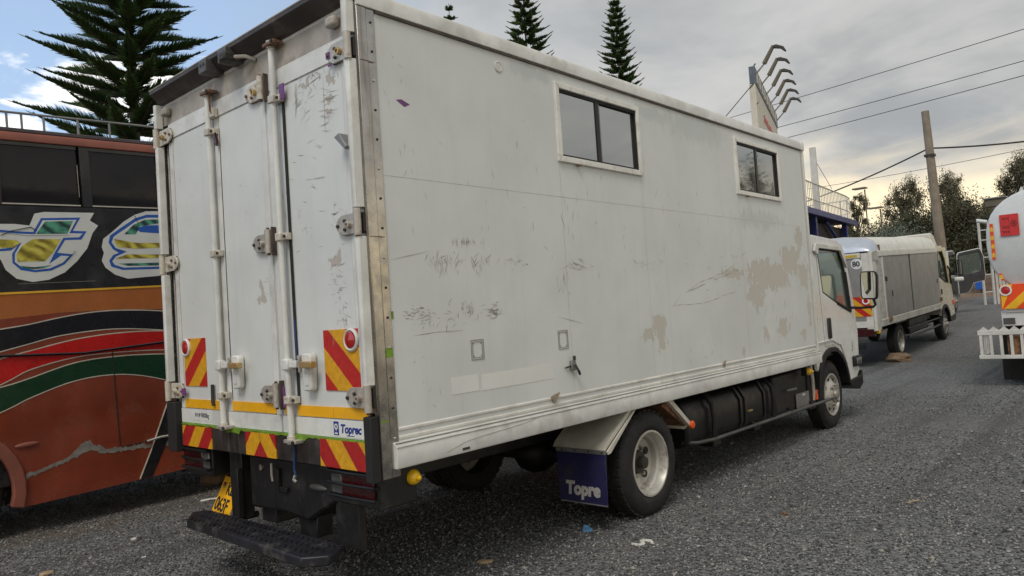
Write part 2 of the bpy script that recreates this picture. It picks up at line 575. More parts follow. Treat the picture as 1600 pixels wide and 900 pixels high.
def glass_mats():
    m, t, bs, co = base_mat('mirror_glass')          # reflective film on the box windows
    n = t.noise(co, 1.2, 3, 0.5)
    t.put(bs.inputs['Base Color'], t.mix(n, (0.40, 0.41, 0.40), (0.47, 0.47, 0.45)))
    bs.inputs['Metallic'].default_value = 0.92
    t.put(bs.inputs['Roughness'], t.ramp(t.noise(co, 6, 4, 0.6), 0.3, 0.7, 0.015, 0.05))
    t.put(bs.inputs['Normal'], t.bump(t.noise(co, 1.6, 2, 0.5), 0.05, 0.02))
    m, t, bs, co = base_mat('mirror')
    bs.inputs['Base Color'].default_value = (0.75, 0.77, 0.76, 1)
    bs.inputs['Metallic'].default_value = 1.0
    bs.inputs['Roughness'].default_value = 0.03
    for nm, c, tr in (('cab_glass', (0.55, 0.66, 0.60), 0.9), ('bus_glass', (0.012, 0.0095, 0.010), 0.0), ('far_glass', (0.10, 0.13, 0.11), 0.35)):
        m, t, bs, co = base_mat(nm)
        bs.inputs['Base Color'].default_value = (*c, 1)
        bs.inputs['Transmission Weight'].default_value = tr
        t.put(bs.inputs['Roughness'], t.ramp(t.noise(co, 5, 5, 0.65), 0.3, 0.75, 0.03, 0.16 if nm == 'bus_glass' else 0.07))
        bs.inputs['IOR'].default_value = 1.5 if nm != 'bus_glass' else 1.38


glass_mats()

# ================================================================== GROUND
def ground_mat():
    m, t, bs, co = base_mat('gravel_ground')
    v = t.n('ShaderNodeTexVoronoi', feature='F1')
    t.put(v.inputs['Vector'], co)
    v.inputs['Scale'].default_value = 52
    v2 = t.n('ShaderNodeTexVoronoi', feature='F1')
    t.put(v2.inputs['Vector'], co)
    v2.inputs['Scale'].default_value = 24
    cell = t.xyz(v.outputs['Color'])[0]
    c = t.mix(t.ramp(cell, 0.0, 1.0, 0, 1, False), (0.055, 0.057, 0.060), (0.262, 0.265, 0.262))
    c = t.mix(t.ramp(t.xyz(v2.outputs['Color'])[1], 0.55, 1.0, 0.0, 0.5), c, (0.26, 0.257, 0.245))
    big = t.noise(co, 0.35, 5, 0.6)
    c = t.mix(t.ramp(big, 0.42, 0.68, 0.0, 0.45), c, (0.085, 0.084, 0.081))
    med = t.noise(t.mapping(co, (0.6, 1.6, 1)), 1.3, 5, 0.65)
    c = t.mix(t.ramp(med, 0.52, 0.72, 0.0, 0.45), c, (0.20, 0.193, 0.178))
    # trodden brown earth along the bus
    X = t.xyz(co)
    br = t.math('ADD', t.ramp(X[1], 1.9, 3.2), t.math('MULTIPLY', t.math('SUBTRACT', t.noise(co, 1.6, 5, 0.65), 0.5), 1.6))
    c = t.mix(t.ramp(br, 0.55, 1.1, 0.0, 0.75), c, (0.155, 0.115, 0.08))
    # wheel tracks worn along the yard and old oil drips
    trk = t.noise(t.mapping(co, (0.05, 1.5, 1), (3.3, 0.9, 0), (0, 0, R(-7))), 1.0, 4, 0.6)
    c = t.mix(t.ramp(trk, 0.50, 0.64, 0.0, 0.6), c, (0.085, 0.082, 0.078))
    c = t.mix(t.ramp(trk, 0.46, 0.34, 0.0, 0.3), c, (0.21, 0.205, 0.195))
    oil = t.noise(t.mapping(co, (1, 1, 1), (4.0, 1.0, 0)), 0.9, 5, 0.7, 0.6)
    c = t.mix(t.ramp(oil, 0.66, 0.74, 0.0, 0.65), c, (0.035, 0.034, 0.033))
    t.put(bs.inputs['Base Color'], c)
    bs.inputs['Roughness'].default_value = 0.88
    bs.inputs['Specular IOR Level'].default_value = 0.3
    h = t.math('ADD', t.math('MULTIPLY', v.outputs['Distance'], -1.2), t.math('MULTIPLY', v2.outputs['Distance'], -1.4))
    h = t.math('ADD', h, t.math('MULTIPLY', t.noise(co, 6, 4, 0.6), 1.2))
    t.put(bs.inputs['Normal'], t.bump(h, 0.9, 0.02))


ground_mat()
xs = list(np.arange(-40, -6, 4.0)) + list(np.arange(-6, 44, 0.5)) + list(np.arange(44, 120, 6.0)) + [130, 180, 300, 700, 1500]
ys = [-1500, -500, -200, -90, -50, -30, -20] + list(np.arange(-14, 14, 0.5)) + [16, 20, 30, 50, 90, 200, 500, 1500]
xs = [-1500, -400, -120] + xs


def bumpy(x, y):
    return 0.012 * math.sin(x * 1.3 + 0.7 * y) * math.sin(y * 0.9 - 0.4 * x) if (abs(x) < 50 and abs(y) < 15 and x > 7) else 0.0


vs = [(x, y, g(x) + bumpy(x, y)) for x in xs for y in ys]
ny = len(ys)
fs = [(i * ny + j, (i + 1) * ny + j, (i + 1) * ny + j + 1, i * ny + j + 1) for i in range(len(xs) - 1) for j in range(ny - 1)]
ground = MB().add(vs, fs).build('ground', 'gravel_ground', ang=80)
tag(ground, 'dark grey gravel yard with brown earth beside the bus', kind='structure')


# loose stones lying on the yard
def stones_mat():
    m, t, bs, co = base_mat('stone_chips')
    rnd = t.n('ShaderNodeNewGeometry').outputs['Random Per Island']
    cr = t.n('ShaderNodeValToRGB')
    t.put(cr.inputs[0], rnd)
    e = cr.color_ramp.elements
    e[0].color = (0.032, 0.032, 0.034, 1)
    e[1].color = (0.36, 0.36, 0.35, 1)
    for pos, c in ((0.4, (0.105, 0.106, 0.107, 1)), (0.85, (0.235, 0.233, 0.224, 1)), (0.95, (0.30, 0.27, 0.22, 1))):
        el = e.new(pos)
        el.color = c
    t.put(bs.inputs['Base Color'], cr.outputs[0])
    bs.inputs['Roughness'].default_value = 0.85


stones_mat()
NS = 170000
az = np.radians(rng.uniform(-25, 110, NS))
rr = 3.3 * (15 / 3.3) ** (rng.uniform(0, 1, NS) ** 0.85)
sx = CAM.x + rr * np.cos(az)
sy = CAM.y + rr * np.sin(az)
size = rng.uniform(0.0042, 0.0105, NS) * np.where(rng.uniform(0, 1, NS) > 0.975, 1.7, 1.0)
base = np.array([(1, 0, 0), (0, 1, 0), (-1, 0, 0), (0, -1, 0), (0, 0, 0.8), (0, 0, -0.8)], float)
jit = rng.uniform(0.65, 1.35, (NS, 6, 1))
ang = rng.uniform(0, 2 * np.pi, NS)
ca, sa = np.cos(ang), np.sin(ang)
loc = base[None] * jit * size[:, None, None]
lx = loc[..., 0] * ca[:, None] - loc[..., 1] * sa[:, None] + loc[..., 2] * 0.3
ly = loc[..., 0] * sa[:, None] + loc[..., 1] * ca[:, None]
gz = np.where(sx > 12, 0.003 * np.clip(sx - 12, 0, 8) ** 2, 0)
P = np.stack([lx + sx[:, None], ly + sy[:, None], loc[..., 2] + (gz + size * 0.45)[:, None]], -1).reshape(-1, 3)
of = np.array([(0, 1, 4), (1, 2, 4), (2, 3, 4), (3, 0, 4), (1, 0, 5), (2, 1, 5), (3, 2, 5), (0, 3, 5)])
F = (of[None] + (np.arange(NS) * 6)[:, None, None]).reshape(-1, 3)
st = np_mesh('gravel', P, F, 'stone_chips')
tag(st, 'loose grey stone chips strewn over the yard', 'gravel', kind='stuff')

# ================================================================== MAIN TRUCK
YR, YL, LB = -1.10, 1.27, 6.225
ZB, ZS, ZT = 0.842, 0.98, 3.376
truck = thing('box_truck', 'large white box truck with scratched side and two small sliding windows', 'truck')


def wall_openings(x0, x1, z0, z1, holes, y0, y1):
    """vertical wall between y0 (outside) and y1 with rectangular openings (xa, xb, za, zb)"""
    X = sorted({x0, x1, *[h[0] for h in holes], *[h[1] for h in holes]})
    Z = sorted({z0, z1, *[h[2] for h in holes], *[h[3] for h in holes]})
    mb = MB()
    for i in range(len(X) - 1):
        for j in range(len(Z) - 1):
            cx, cz = (X[i] + X[i + 1]) / 2, (Z[j] + Z[j + 1]) / 2
            if any(h[0] < cx < h[1] and h[2] < cz < h[3] for h in holes):
                continue
            for y in (y0, y1):
                mb.add([(X[i], y, Z[j]), (X[i + 1], y, Z[j]), (X[i + 1], y, Z[j + 1]), (X[i], y, Z[j + 1])], [(0, 1, 2, 3)])
    for a, b, c, d in [(x0, x1, z0, z1)] + holes:
        for q in ([(a, c), (b, c)], [(b, c), (b, d)], [(b, d), (a, d)], [(a, d), (a, c)]):
            mb.add([(q[0][0], y0, q[0][1]), (q[1][0], y0, q[1][1]), (q[1][0], y1, q[1][1]), (q[0][0], y1, q[0][1])], [(0, 1, 2, 3)])
    return mb


W1 = (1.642, 2.706, 2.629, 3.184)
W2 = (4.412, 5.476, 2.625, 3.182)
holes = [(w[0] + .03, w[1] - .03, w[2] + .03, w[3] - .03) for w in (W1, W2)]
side = wall_openings(0.118, LB, 0.975, 3.268, holes, YR, YR + .045).build('side_wall', 'side_sheet', truck, weld=True, label='scratched and peeling white side sheet')
B(0.02, LB - .05, YL - .04, YL, 0.9, 3.27).build('side_wall', 'white_trim', truck)
B(LB - .045, LB, YR + .05, YL - .045, 0.9, 3.27).build('front_wall', 'white_trim', truck)
B(0.05, LB - .05, YR + .05, YL - .045, ZB + .03, 0.965).build('floor', 'black_metal', truck)
B(0.0, LB, YR + .03, YL - .0, 3.275, 3.36).build('roof', 'white_trim', truck, bev=.01)
# top rail: extruded edge trim; dark sealing strip also paints the shadow line under it
MB().prism([(YR - .016, 3.272), (YR - .018, 3.335), (YR - .004, 3.368), (YR + .05, 3.377), (YR + .05, 3.272)], 'x', 0.004, LB - .06).build('roof_rail', 'white_trim', truck, bev=.004)
MB().prism([(YR - .022, 3.262), (YR - .024, 3.338), (YR - .008, 3.376), (YR + .06, 3.384), (YR + .06, 3.262)], 'x', LB - .058, LB + .012).build('rail_end_cap', 'window_frame', truck, bev=.012)
B(0.125, LB - .07, YR - .012, YR - .001, 3.258, 3.271).build('sealing_strip', 'strap_brown', truck)
B(LB - .035, LB + .006, YR - .010, YR - .001, .985, 3.255).build('front_corner_trim', 'white_trim', truck, bev=.003)
B(LB - .075, LB - .066, YR - .004, YR - .0005, .985, 3.255).build('front_corner_seam', 'scratch_light', truck)
# lower side: three rub ribs, bright lip, deep skirt rail
for k, z in enumerate((0.996, 1.040)):
    MB().prism([(YR - .0005, z - .012), (YR - .007, z - .005), (YR - .007, z + .005), (YR - .0005, z + .012)], 'x', 0.122, LB - .08).build('rub_rib', 'rub_rail', truck)
MB().prism([(YR - .03, ZB), (YR - .034, ZB + .012), (YR - .034, ZB + .112), (YR - .026, ZS - .008), (YR - .002, ZS), (YR + .04, ZS), (YR + .04, ZB)], 'x', 0.078, LB + .005).build('skirt_rail', 'skirt_white', truck, bev=.003)
B(0.08, LB, YR - .037, YR - .0345, ZS - .030, ZS - .026).build('skirt_groove', 'scratch', truck)
MB().tube([(0.08, YR - .027, ZS - .006), (LB, YR - .027, ZS - .006)], .0045, 6).build('skirt_lip', 'alu', truck)
# creases and a dent line on the skirt
MB().tube([(.42, YR - .0345, .87), (.58, YR - .0345, .905), (.66, YR - .0345, .912), (1.05, YR - .0345, .93), (1.3, YR - .0345, .955)], .0022, 4).build('skirt_crease', 'scratch_light', truck)
B(.545, .60, YR - .0375, YR - .0345, .858, .872).build('dent', 'bolt_dark', truck)


def sliding_window(w):
    x0, x1, z0, z1 = w
    fr = MB()
    y0, y1 = YR - .022, YR + .012
    t_ = .042
    fr.prism([(x0, z0), (x1, z0), (x1 - t_, z0 + t_), (x0 + t_, z0 + t_)], 'y', y0, y1)
    fr.prism([(x1, z0 + .0005), (x1, z1 - .0005), (x1 - t_, z1 - t_), (x1 - t_, z0 + t_ + .0005)], 'y', y0, y1)
    fr.prism([(x1, z1), (x0, z1), (x0 + t_, z1 - t_), (x1 - t_, z1 - t_)], 'y', y0, y1)
    fr.prism([(x0, z1 - .0005), (x0, z0 + .0005), (x0 + t_, z0 + t_ + .0005), (x0 + t_, z1 - t_)], 'y', y0, y1)
    wr = bpy.data.objects.new('window', None)
    col.objects.link(wr)
    wr.parent = truck
    fr.build('frame', 'window_frame', wr, bev=.005)
    a, b, c, d = x0 + t_, x1 - t_, z0 + t_, z1 - t_
    gk = MB()
    for q in ((a, a + .013, c, d), (b - .013, b, c, d), (a + .0165, b - .0165, c, c + .014), (a + .0165, b - .0165, d - .02, d)):
        gk.box(q[0], q[1], YR - .008, YR + .02, q[2], q[3])
    gk.build('gasket', 'black_rubber', wr)
    mid = (a + b) / 2 - .03
    B(mid - .02, mid + .022, YR - .006, YR + .026, c + .014, d - .02).build('sash_bar', 'black_plastic', wr)
    B(mid + .032, mid + .052, YR + .006, YR + .028, c + .014, d - .02).build('sash_bar', 'grey_plate', wr)
    o1 = B(a + .016, mid - .02, YR + .001, YR + .006, c + .014, d - .02).build('pane', 'mirror_glass', wr)
    o2 = B(mid + .022, b - .016, YR + .012, YR + .017, c + .014, d - .02).build('pane', 'mirror_glass', wr)
    B(x0 + .2, x0 + .24, YR - .03, YR - .012, z0 - .012, z0 - .002).build('drip_tab', 'bolt_rust', wr)


sliding_window(W1)
sliding_window(W2)

# ---- rear corner posts (stainless strip on the side) and riveted seam
B(0.0, 0.062, YR - .012, YR + .03, .80, 3.27).build('corner_post', 'stainless', truck, bev=.004)
B(0.064, 0.118, YR - .007, YR + .03, .80, 3.27).build('corner_post', 'stainless', truck, bev=.003)
B(0.0, 0.10, YL - .03, YL + .01, .80, 3.27).build('corner_post', 'stainless', truck, bev=.004)
rv = None
for k in range(15):
    z = 1.0 + k * .157
    o = MB().lathe([(.0075, 0), (.006, -.005), (0.0, -.007)], (.092, YR - .007, z), 'y', 10)
    o.build('rivet', 'bolt_dark' if k % 3 else 'alu', truck)
for z in (2.05, 2.98):
    B(.003, .10, YR - .0145, YR - .0125, z, z + .004).build('post_joint', 'bolt_rust', truck)
B(0.066, .11, YR - .0095, YR - .0075, 1.42, 1.47).build('paint_fleck', 'lime', truck)
B(0.004, .05, YR - .0145, YR - .0125, 1.09, 1.10).build('paint_fleck', 'lime', truck)
B(0.10, .135, YR - .0025, YR - .001, 1.62, 1.66).build('paint_fleck', 'lime', truck)

# ---- rear header and rain visor
B(0.0, .06, YR + .03, YL - .03, 3.145, 3.275).build('rear_header', 'header_dirty', truck)
MB().prism([(-.0005, 3.296), (-.03, 3.302), (-.092, 3.362), (-.094, 3.386), (-.02, 3.39), (-.0005, 3.386)], 'y', YR - .004, YL - .03).build('rain_visor', 'visor_brown', truck, bev=.003)
MB().tube([(-.092, YR - .004, 3.388), (-.092, YL - .03, 3.388)], .006, 6).build('visor_lip', 'header_dirty', truck)
for y in (.355, .095):
    h = B(-.125, -.004, y - .05, y + .05, 3.280, 3.366).build('lamp_bracket', 'bracket_grey', truck, bev=.004)
    for dy in (-.02, .02):
        MB().lathe([(.012, 0), (.012, -.002), (.0, -.002)], (-.1255, y + dy, 3.33), 'x', 12).build('bracket_hole_disc', 'ink_black', h)  # black disc on the face, coloured like the shaded inside of a hole
mc = MB().box(-.16, -.08, -.005, .075, 3.262, 3.318).build('rear_camera', 'bolt_dark', truck, bev=.012)
MB().tube([(-.09, .0, 3.29), (-.05, -.06, 3.285), (-.004, -.1, 3.262)], .012, 6).build('camera_arm', 'header_dirty', mc)
for y in (1.14, -.93):
    B(-.05, -.001, y - .045, y + .04, 3.195, 3.255).build('header_lamp', 'header_dirty', truck, bev=.018, seg=3)

# ---- three door leaves
LEAF = [(1.155, .475), (.468, -.185), (-.195, -1.030)]
D0, D1 = .995, 3.142
doors = []
for k, (ya, yb) in enumerate(LEAF):
    dr = B(-.004, .035, yb, ya, D0, D1).build('door', 'door_sheet', truck, bev=.003)
    doors.append(dr)
    # top strip, bottom strip, raised edge strips
    B(-.009, -.0045, yb + .004, ya - .004, 3.03, 3.138).build('top_strip', 'white_trim', dr, bev=.001)
    B(-.0065, -.0045, yb + .004, ya - .004, 3.024, 3.0285).build('seam', 'scratch', dr)
    B(-.009, -.0045, yb + .004, ya - .004, .998, 1.096).build('bottom_strip', 'white_trim', dr, bev=.001)
    B(-.0065, -.0045, yb + .004, ya - .004, 1.0972, 1.1005).build('seam', 'scratch', dr)
    for e0, e1 in ((ya - .062, ya - .004), (yb + .004, yb + .062)):
        B(-.0085, -.0045, e0, e1, 1.168, 3.022).build('edge_strip', 'white_trim', dr, bev=.001)
    for e in (ya - .064, yb + .066):
        B(-.0055, -.0045, e - .0015, e + .0015, 1.168, 3.022).build('seam', 'scratch_light', dr)
    for e in (ya - .03, ya - .07, yb + .03, yb + .07):
        MB().lathe([(.004, 0), (.003, -.003), (0, -.003)], (-.009, e, 3.045), 'x', 8).build('rivet', 'bolt_dark', dr)
# dark rubber beside the leaves
for y0, y1, z0, z1 in ((.4685, .4745, .996, 3.14), (-.1945, -.1855, .996, 3.14), (1.1555, 1.175, .996, 3.14), (-1.048, -1.0305, .996, 3.14)):
    B(.0, .03, y0, y1, z0, z1).build('door_seal', 'black_rubber', truck)
B(-.0055, -.0045, .40, .428, 1.17, 2.95).build('gasket_lip', 'black_rubber', doors[1])
B(-.0115, -.0095, -.398, -.372, 1.17, 2.98).build('gasket_lip', 'black_rubber', doors[2])
B(-.0125, -.0117, -.396, -.374, 1.42, 1.66).build('blue_overspray', 'blue_paint', doors[2])
B(-.0068, -.0058, .402, .425, 1.35, 1.75).build('blue_overspray', 'blue_paint', doors[1])
MB().sheet([(.405, 1.27), (.36, 1.29), (.33, 1.335), (.33, 1.375), (.37, 1.36), (.405, 1.33)], 'x', -.0058).build('blue_overspray', 'blue_paint', doors[1])

# ---- orange tape, in lengths
for k, (a, b, dz) in enumerate(((1.082, .705, 0), (.702, .555, -.002), (.405, -.012, .001), (-.016, -.128, 0), (-.225, -.268, .002), (-.365, -.72, -.001), (-.723, -1.03, 0))):
    B(-.0102, -.0047 if True else 0, b, a, 1.104 + dz, 1.164 + dz).build('orange_tape', 'orange_tape', doors[0 if k < 2 else 1 if k < 4 else 2])

# ---- hinge tubes on the posts
for y, sgn in ((YL - .005, 1), (-1.068, -1)):
    for z0, z1 in ((1.285, 2.055), (2.205, 2.985), (3.125, 3.30)):
        pr = MB().prism([(-.006, y - .03), (-.05, y - .022), (-.058, y - .004), (-.052, y + .02), (-.006, y + .03)], 'z', z0, z1)
        pr.build('hinge_cover', 'white_trim', truck, bev=.003)
    B(-.006, .0, y - .032, y + .034, 1.14, 3.27).build('post_face', 'stainless', truck)


def hinge(y, z, sgn, mat, name='hinge'):
    """strap hinge; sgn +1: knuckle at larger y (left), leaf reaches towards -y"""
    h = bpy.data.objects.new(name, None)
    col.objects.link(h)
    h.parent = truck
    L_ = .20
    pts = [(0, .055), (L_ * .72, .055), (L_ * .92, .035), (L_, .0), (L_ * .92, -.03), (L_ * .7, -.052), (0, -.055)]
    MB().prism([(y - sgn * a, z + b) for a, b in pts], 'x', -.030, -.018).build('strap', mat, h, bev=.003)
    MB().tube([(-.045, y + sgn * .012, z - .07), (-.045, y + sgn * .012, z + .07)], .021, 12).build('knuckle', mat, h)
    MB().tube([(-.045, y + sgn * .012, z - .082), (-.045, y + sgn * .012, z + .082)], .010, 8).build('pin', 'bolt_rust', h)
    B(-.018, -.006, y - sgn * .16, y + sgn * .03, z - .05, z + .05).build('backing_plate', 'bolt_dark', h)
    for a, b, r_ in ((.115, .022, .010), (.115, -.025, .010), (.178, 0, .010)):
        MB().lathe([(r_, 0), (r_, -.008), (r_ * .6, -.012), (0, -.012)], (-.030, y - sgn * a, z + b), 'x', 8).build('bolt', 'bolt_rust' if mat == 'hinge_cream' else 'bolt_dark', h)
    MB().lathe([(.019, 0), (.019, -.022), (.011, -.024), (.011, -.012), (0, -.012)], (-.030, y - sgn * .075, z - .004), 'x', 12).build('grease_cup', 'brass' if z > 2.5 else mat, h)
    return h


for z in (3.052, 2.130, 1.220):
    hinge(YL - .01, z, 1, 'hinge_cream')
    hinge(-1.066, z, -1, 'hinge_metal')
    hinge(-.19, z, -1, 'hinge_metal' if z < 3 else 'hinge_cream')
    B(-.040, -.010, -.236, -.224, z - .085, z + .085).build('hinge_stop', 'strap_brown', truck, bev=.002)
# purple tape scraps by the hinges
for (y, z, w, h_) in ((-.885, 3.055, .03, .035), (1.045, 1.215, .055, .05), (-.265, 1.21, .02, .12), (-.415, 2.98, .05, .09), (-.90, 3.0, .03, .014)):
    B(-.036, -.0305, y - w / 2, y + w / 2, z - h_ / 2, z + h_ / 2).build('purple_tape', 'purple_tape', truck)


# ---- locking bars with clamps, cams and lever locks
def lock_bar(y, z0, z1, clamps):
    lb = bpy.data.objects.new('locking_bar', None)
    col.objects.link(lb)
    lb.parent = truck
    MB().tube([(-.040, y, z0), (-.040, y, z1)], .0185, 14).build('rod', 'white_trim', lb)
    for z in clamps:
        B(-.066, -.010, y - .031, y + .026, z - .024, z + .024).build('clamp', 'hinge_cream', lb, bev=.006)
        B(-.045, -.010, y - .066, y - .0315, z - .020, z + .020).build('clamp_ear', 'hinge_cream', lb, bev=.004)
        MB().lathe([(.009, 0), (.009, -.01), (0, -.012)], (-.045, y - .05, z), 'x', 8).build('bolt', 'bolt_dark', lb)
    for z in (z0, z1):
        MB().tube([(-.040, y, z - .022), (-.040, y, z + .022)], .027, 12).build('cam', 'hinge_cream', lb)
        B(-.075, -.012, y - .09, y + .035, z - .014, z + .006).build('cam_keeper', 'hinge_metal' if z < 1.2 else 'bolt_rust', lb, bev=.003)
        MB().lathe([(.01, 0), (.01, -.01), (0, -.012)], (-.075, y - .07, z - .004), 'x', 8).build('bolt', 'bolt_dark', lb)
    # lever lock at hand height
    zl = 1.40
    B(-.070, -.022, y - .038, y + .024, zl - .032, zl + .032).build('lever_hub', 'white_trim', lb, bev=.008)
    B(-.060, -.040, y - .115, y - .0385, zl - .018, zl + .022).build('lever_arm', 'white_trim', lb, bev=.004)
    yc = y - .205
    hs = MB().prism([(yc - .045, zl - .135), (yc - .035, zl - .15), (yc + .030, zl - .15), (yc + .042, zl - .135), (yc + .046, zl + .045), (yc + .030, zl + .06), (yc - .036, zl + .06), (yc - .05, zl + .04)], 'x', -.052, -.010)
    hs.build('lock_housing', 'white_trim', lb, bev=.008)
    B(-.056, -.0525, yc - .018, yc + .018, zl - .118, zl - .062).build('lock_inset', 'cab_white', lb, bev=.002)
    B(-.058, -.012, yc + .058, yc + .072, zl - .045, zl + .05).build('lock_bracket', 'hinge_metal', lb, bev=.002)
    B(-.052, -.012, yc + .0725, yc + .09, zl + .03, zl + .05).build('lock_bracket', 'hinge_metal', lb, bev=.002)
    B(-.090, -.0525, yc - .105, yc + .012, zl - .018, zl + .018).build('lock_tongue', 'brass', lb, bev=.004)


lock_bar(.475, 1.005, 3.19, (2.93, 2.128, 1.205))
lock_bar(-.335, .965, 3.275, (2.95, 2.14, 1.195))
B(-.05, -.012, .395, .45, 3.02, 3.08).build('bar_guide', 'hinge_cream', truck, bev=.004)
MB().tube([(-.055, .42, 3.18), (-.055, .415, 3.06), (-.035, .40, 3.02)], .007, 6).build('bar_guide', 'bolt_rust', truck)
MB().tube([(-.03, .42, 2.92), (-.028, .40, 2.86), (-.028, .405, 2.83)], .012, 6).build('red_tag', 'dark_red_lens', truck)
MB().prism([(-.955, 2.59), (-1.045, 2.51), (-1.06, 2.525), (-1.0, 2.605)], 'x', -.075, -.012).build('door_holder', 'grey_plate', truck, bev=.004)
MB().tube([(-.022, .64, 1.27), (-.022, .645, 1.15), (-.02, .638, 1.13)], .012, 8).build('door_latch', 'bolt_dark', truck)

# ---- warning plates, reflectors, prints
B(-.0025, .0025, -.16, .16, -.165, .165).build('warning_plate', 'chevron_left', truck, loc=(-.0075, .905, 1.42))
B(-.0025, .0025, -.16, .16, -.165, .165).build('warning_plate', 'chevron_right', truck, loc=(-.0075, -.822, 1.418))
for y in (1.022, -.925):
    MB().lathe([(.062, 0), (.062, -.010), (.054, -.016), (.046, -.012), (.044, -.008), (0, -.008)], (-.0105, y, 1.524), 'x', 28).build('reflector_ring', 'white_trim', truck)
    MB().lathe([(.043, 0), (.043, -.008), (.030, -.014), (0, -.017)], (-.0187, y, 1.524), 'x', 24).build('reflector', 'red_lens', truck)
B(-.0105, -.0092, .72, .985, 1.022, 1.088).build('weight_label', 'logo_white', truck)
text_part('weight_text', '9000kg', .044, 'ink_black', truck, 'rear', (-.0112, .852, 1.042), space=.92)
for k, w in enumerate((.010, .004, .007, .003, .010, .006)):
    y0 = .935 - k * .0135
    B(-.0112, -.0106, y0 - w, y0, 1.045 + .003 * (k % 2), 1.07).build('weight_text', 'ink_black', truck)
B(-.0105, -.0092, -.995, -.70, 1.005, 1.092).build('maker_label', 'pale_patch', truck)
B(-.0118, -.0107, -.762, -.716, 1.012, 1.086).build('maker_emblem', 'logo_blue', truck)
MB().lathe([(.017, 0), (.017, -.001), (.009, -.001), (.009, 0)], (-.0119, -.739, 1.058), 'x', 18, close=True).build('maker_emblem', 'logo_white', truck)
B(-.0130, -.0119, -.7405, -.7375, 1.032, 1.062).build('maker_emblem', 'logo_white', truck)
B(-.0130, -.0119, -.752, -.726, 1.018, 1.026).build('maker_emblem', 'logo_white', truck)
text_part('maker_text', 'Toprec', .064, 'logo_blue', truck, 'rear', (-.0112, -.776, 1.028), shear=.18, offset=.0022, sx=.98)
B(-.0114, -.0107, -.90, -.83, 1.0115, 1.0155).build('maker_text', 'logo_blue', truck)

# ---- rear sill with chevron boards, sealant and black corner buffers
B(-.020, .06, -1.038, 1.14, .835, .988).build('rear_sill', 'sill_metal', truck, bev=.004)
pts_t, pts_b = [], []
yy = 1.12
while yy > -1.03:
    pts_t.append((yy, .9965)); pts_b.append((yy, .989 - random.uniform(0, .012) - (.02 if .28 < yy < .46 or -.45 < yy < -.30 else 0)))
    yy -= .03
MB().prism(pts_t + pts_b[::-1], 'x', -.026, -.010).build('sealant', 'lime', truck)
B(-.003, .003, -.215, .215, -.071, .071).build('warning_plate', 'chevron_low_left', truck, loc=(-.0235, .895, .910))
B(-.003, .003, -.178, .178, -.072, .072).build('warning_plate', 'chevron_mid', truck, loc=(-.0235, .048, .911))
B(-.0270, -.0266, .0465, .0495, .842, .982).build('plate_joint', 'ink_black', truck)
B(-.003, .003, -.215, .215, -.075, .075).build('warning_plate', 'chevron_low_right', truck, loc=(-.0235, -.810, .913))
B(-.055, .0, -1.102, -1.040, .79, 1.128).build('corner_buffer', 'black_rubber', truck, bev=.006)
B(-.055, .0, 1.155, 1.29, .79, 1.14).build('corner_buffer', 'black_rubber', truck, bev=.006)
MB().tube([(-.03, -.335, .96), (-.032, -.338, .88), (-.03, -.33, .79), (-.035, -.345, .765)], .007, 6).build('blue_cord', 'blue_paint', truck)
MB().tube([(-.035, -.345, .765), (-.04, -.335, .74), (-.036, -.35, .725)], .010, 6).build('cord_clip', 'alu', truck)


# ---- tail lamps in guarded boxes
def tail_lamp(y0, y1):
    t_ = B(.02, .26, y0, y1, .635, .828).build('tail_lamp', 'black_metal', truck, bev=.008)
    s = 1 if y0 < 0 else -1
    inner = y1 if y0 < 0 else y0
    B(.004, .0195, inner - s * .02, inner - s * .115, .69, .80).build('reversing_lens', 'clear_lens', t_, bev=.006)
    B(.004, .0195, inner - s * .12, inner - s * .40, .685, .805).build('red_lens', 'dark_red_lens', t_, bev=.006)
    for z in (.815, .752, .685):
        MB().tube([(-.012, y0 - .0 + .01, z), (-.022, (y0 + y1) / 2, z), (-.012, y1 - .01, z)], .009, 6).build('guard_bar', 'black_plastic', t_)
        for y in (y0 + .012, y1 - .012):
            B(-.014, .0195, y - .006, y + .006, z - .008, z + .008).build('guard_stay', 'black_plastic', t_)


tail_lamp(-1.06, -.62)
tail_lamp(.78, 1.18)

# ---- under the tail: frame rails, hanger posts, coupling box, hinged step, number plate
for y in (.42, -.38):
    B(.15, 6.4, y - .04, y + .04, .60, .80).build('frame_rail', 'black_metal', truck, bev=.006)
for x in (.30, 1.2, 3.3, 4.2, 5.4):
    B(x, x + .08, -.95, 1.1, .80, .85).build('cross_member', 'black_metal', truck)
B(.06, .14, .46, .62, .38, .83).build('hanger_post', 'black_metal', truck, bev=.005)
B(.02, .058, .445, .478, .40, .72).build('hanger_post', 'black_metal', truck, bev=.004)
B(.08, .13, -.77, -.555, .37, .63).build('hanger_post', 'black_metal', truck, bev=.005)
MB().prism([(-.35, .50), (-.14, .50), (-.17, .335), (-.33, .335)], 'x', .09, .20).build('hanger_post', 'black_metal', truck, bev=.005)
B(.10, .30, .13, .30, .39, .50).build('tow_block', 'black_metal', truck, bev=.008)
cb = MB().prism([(.36, .82), (-.58, .82), (-.60, .62), (-.30, .47), (-.05, .49), (.36, .475)], 'x', .06, .34).build('coupling_box', 'black_metal', truck, bev=.02)
B(.036, .0595, -.03, .005, .63, .76).build('latch', 'black_plastic', cb, bev=.004)
B(.040, .0595, -.11, -.03, .62, .65).build('latch', 'black_plastic', cb, bev=.004)
MB().tube([(.03, .03, .79), (.028, .03, .72), (.03, .025, .68)], .007, 6).build('chain', 'alu', cb)
MB().lathe([(.02, 0), (.02, -.01), (0, -.012)], (.0595, .20, .745), 'x', 12).build('bolt', 'alu', cb)
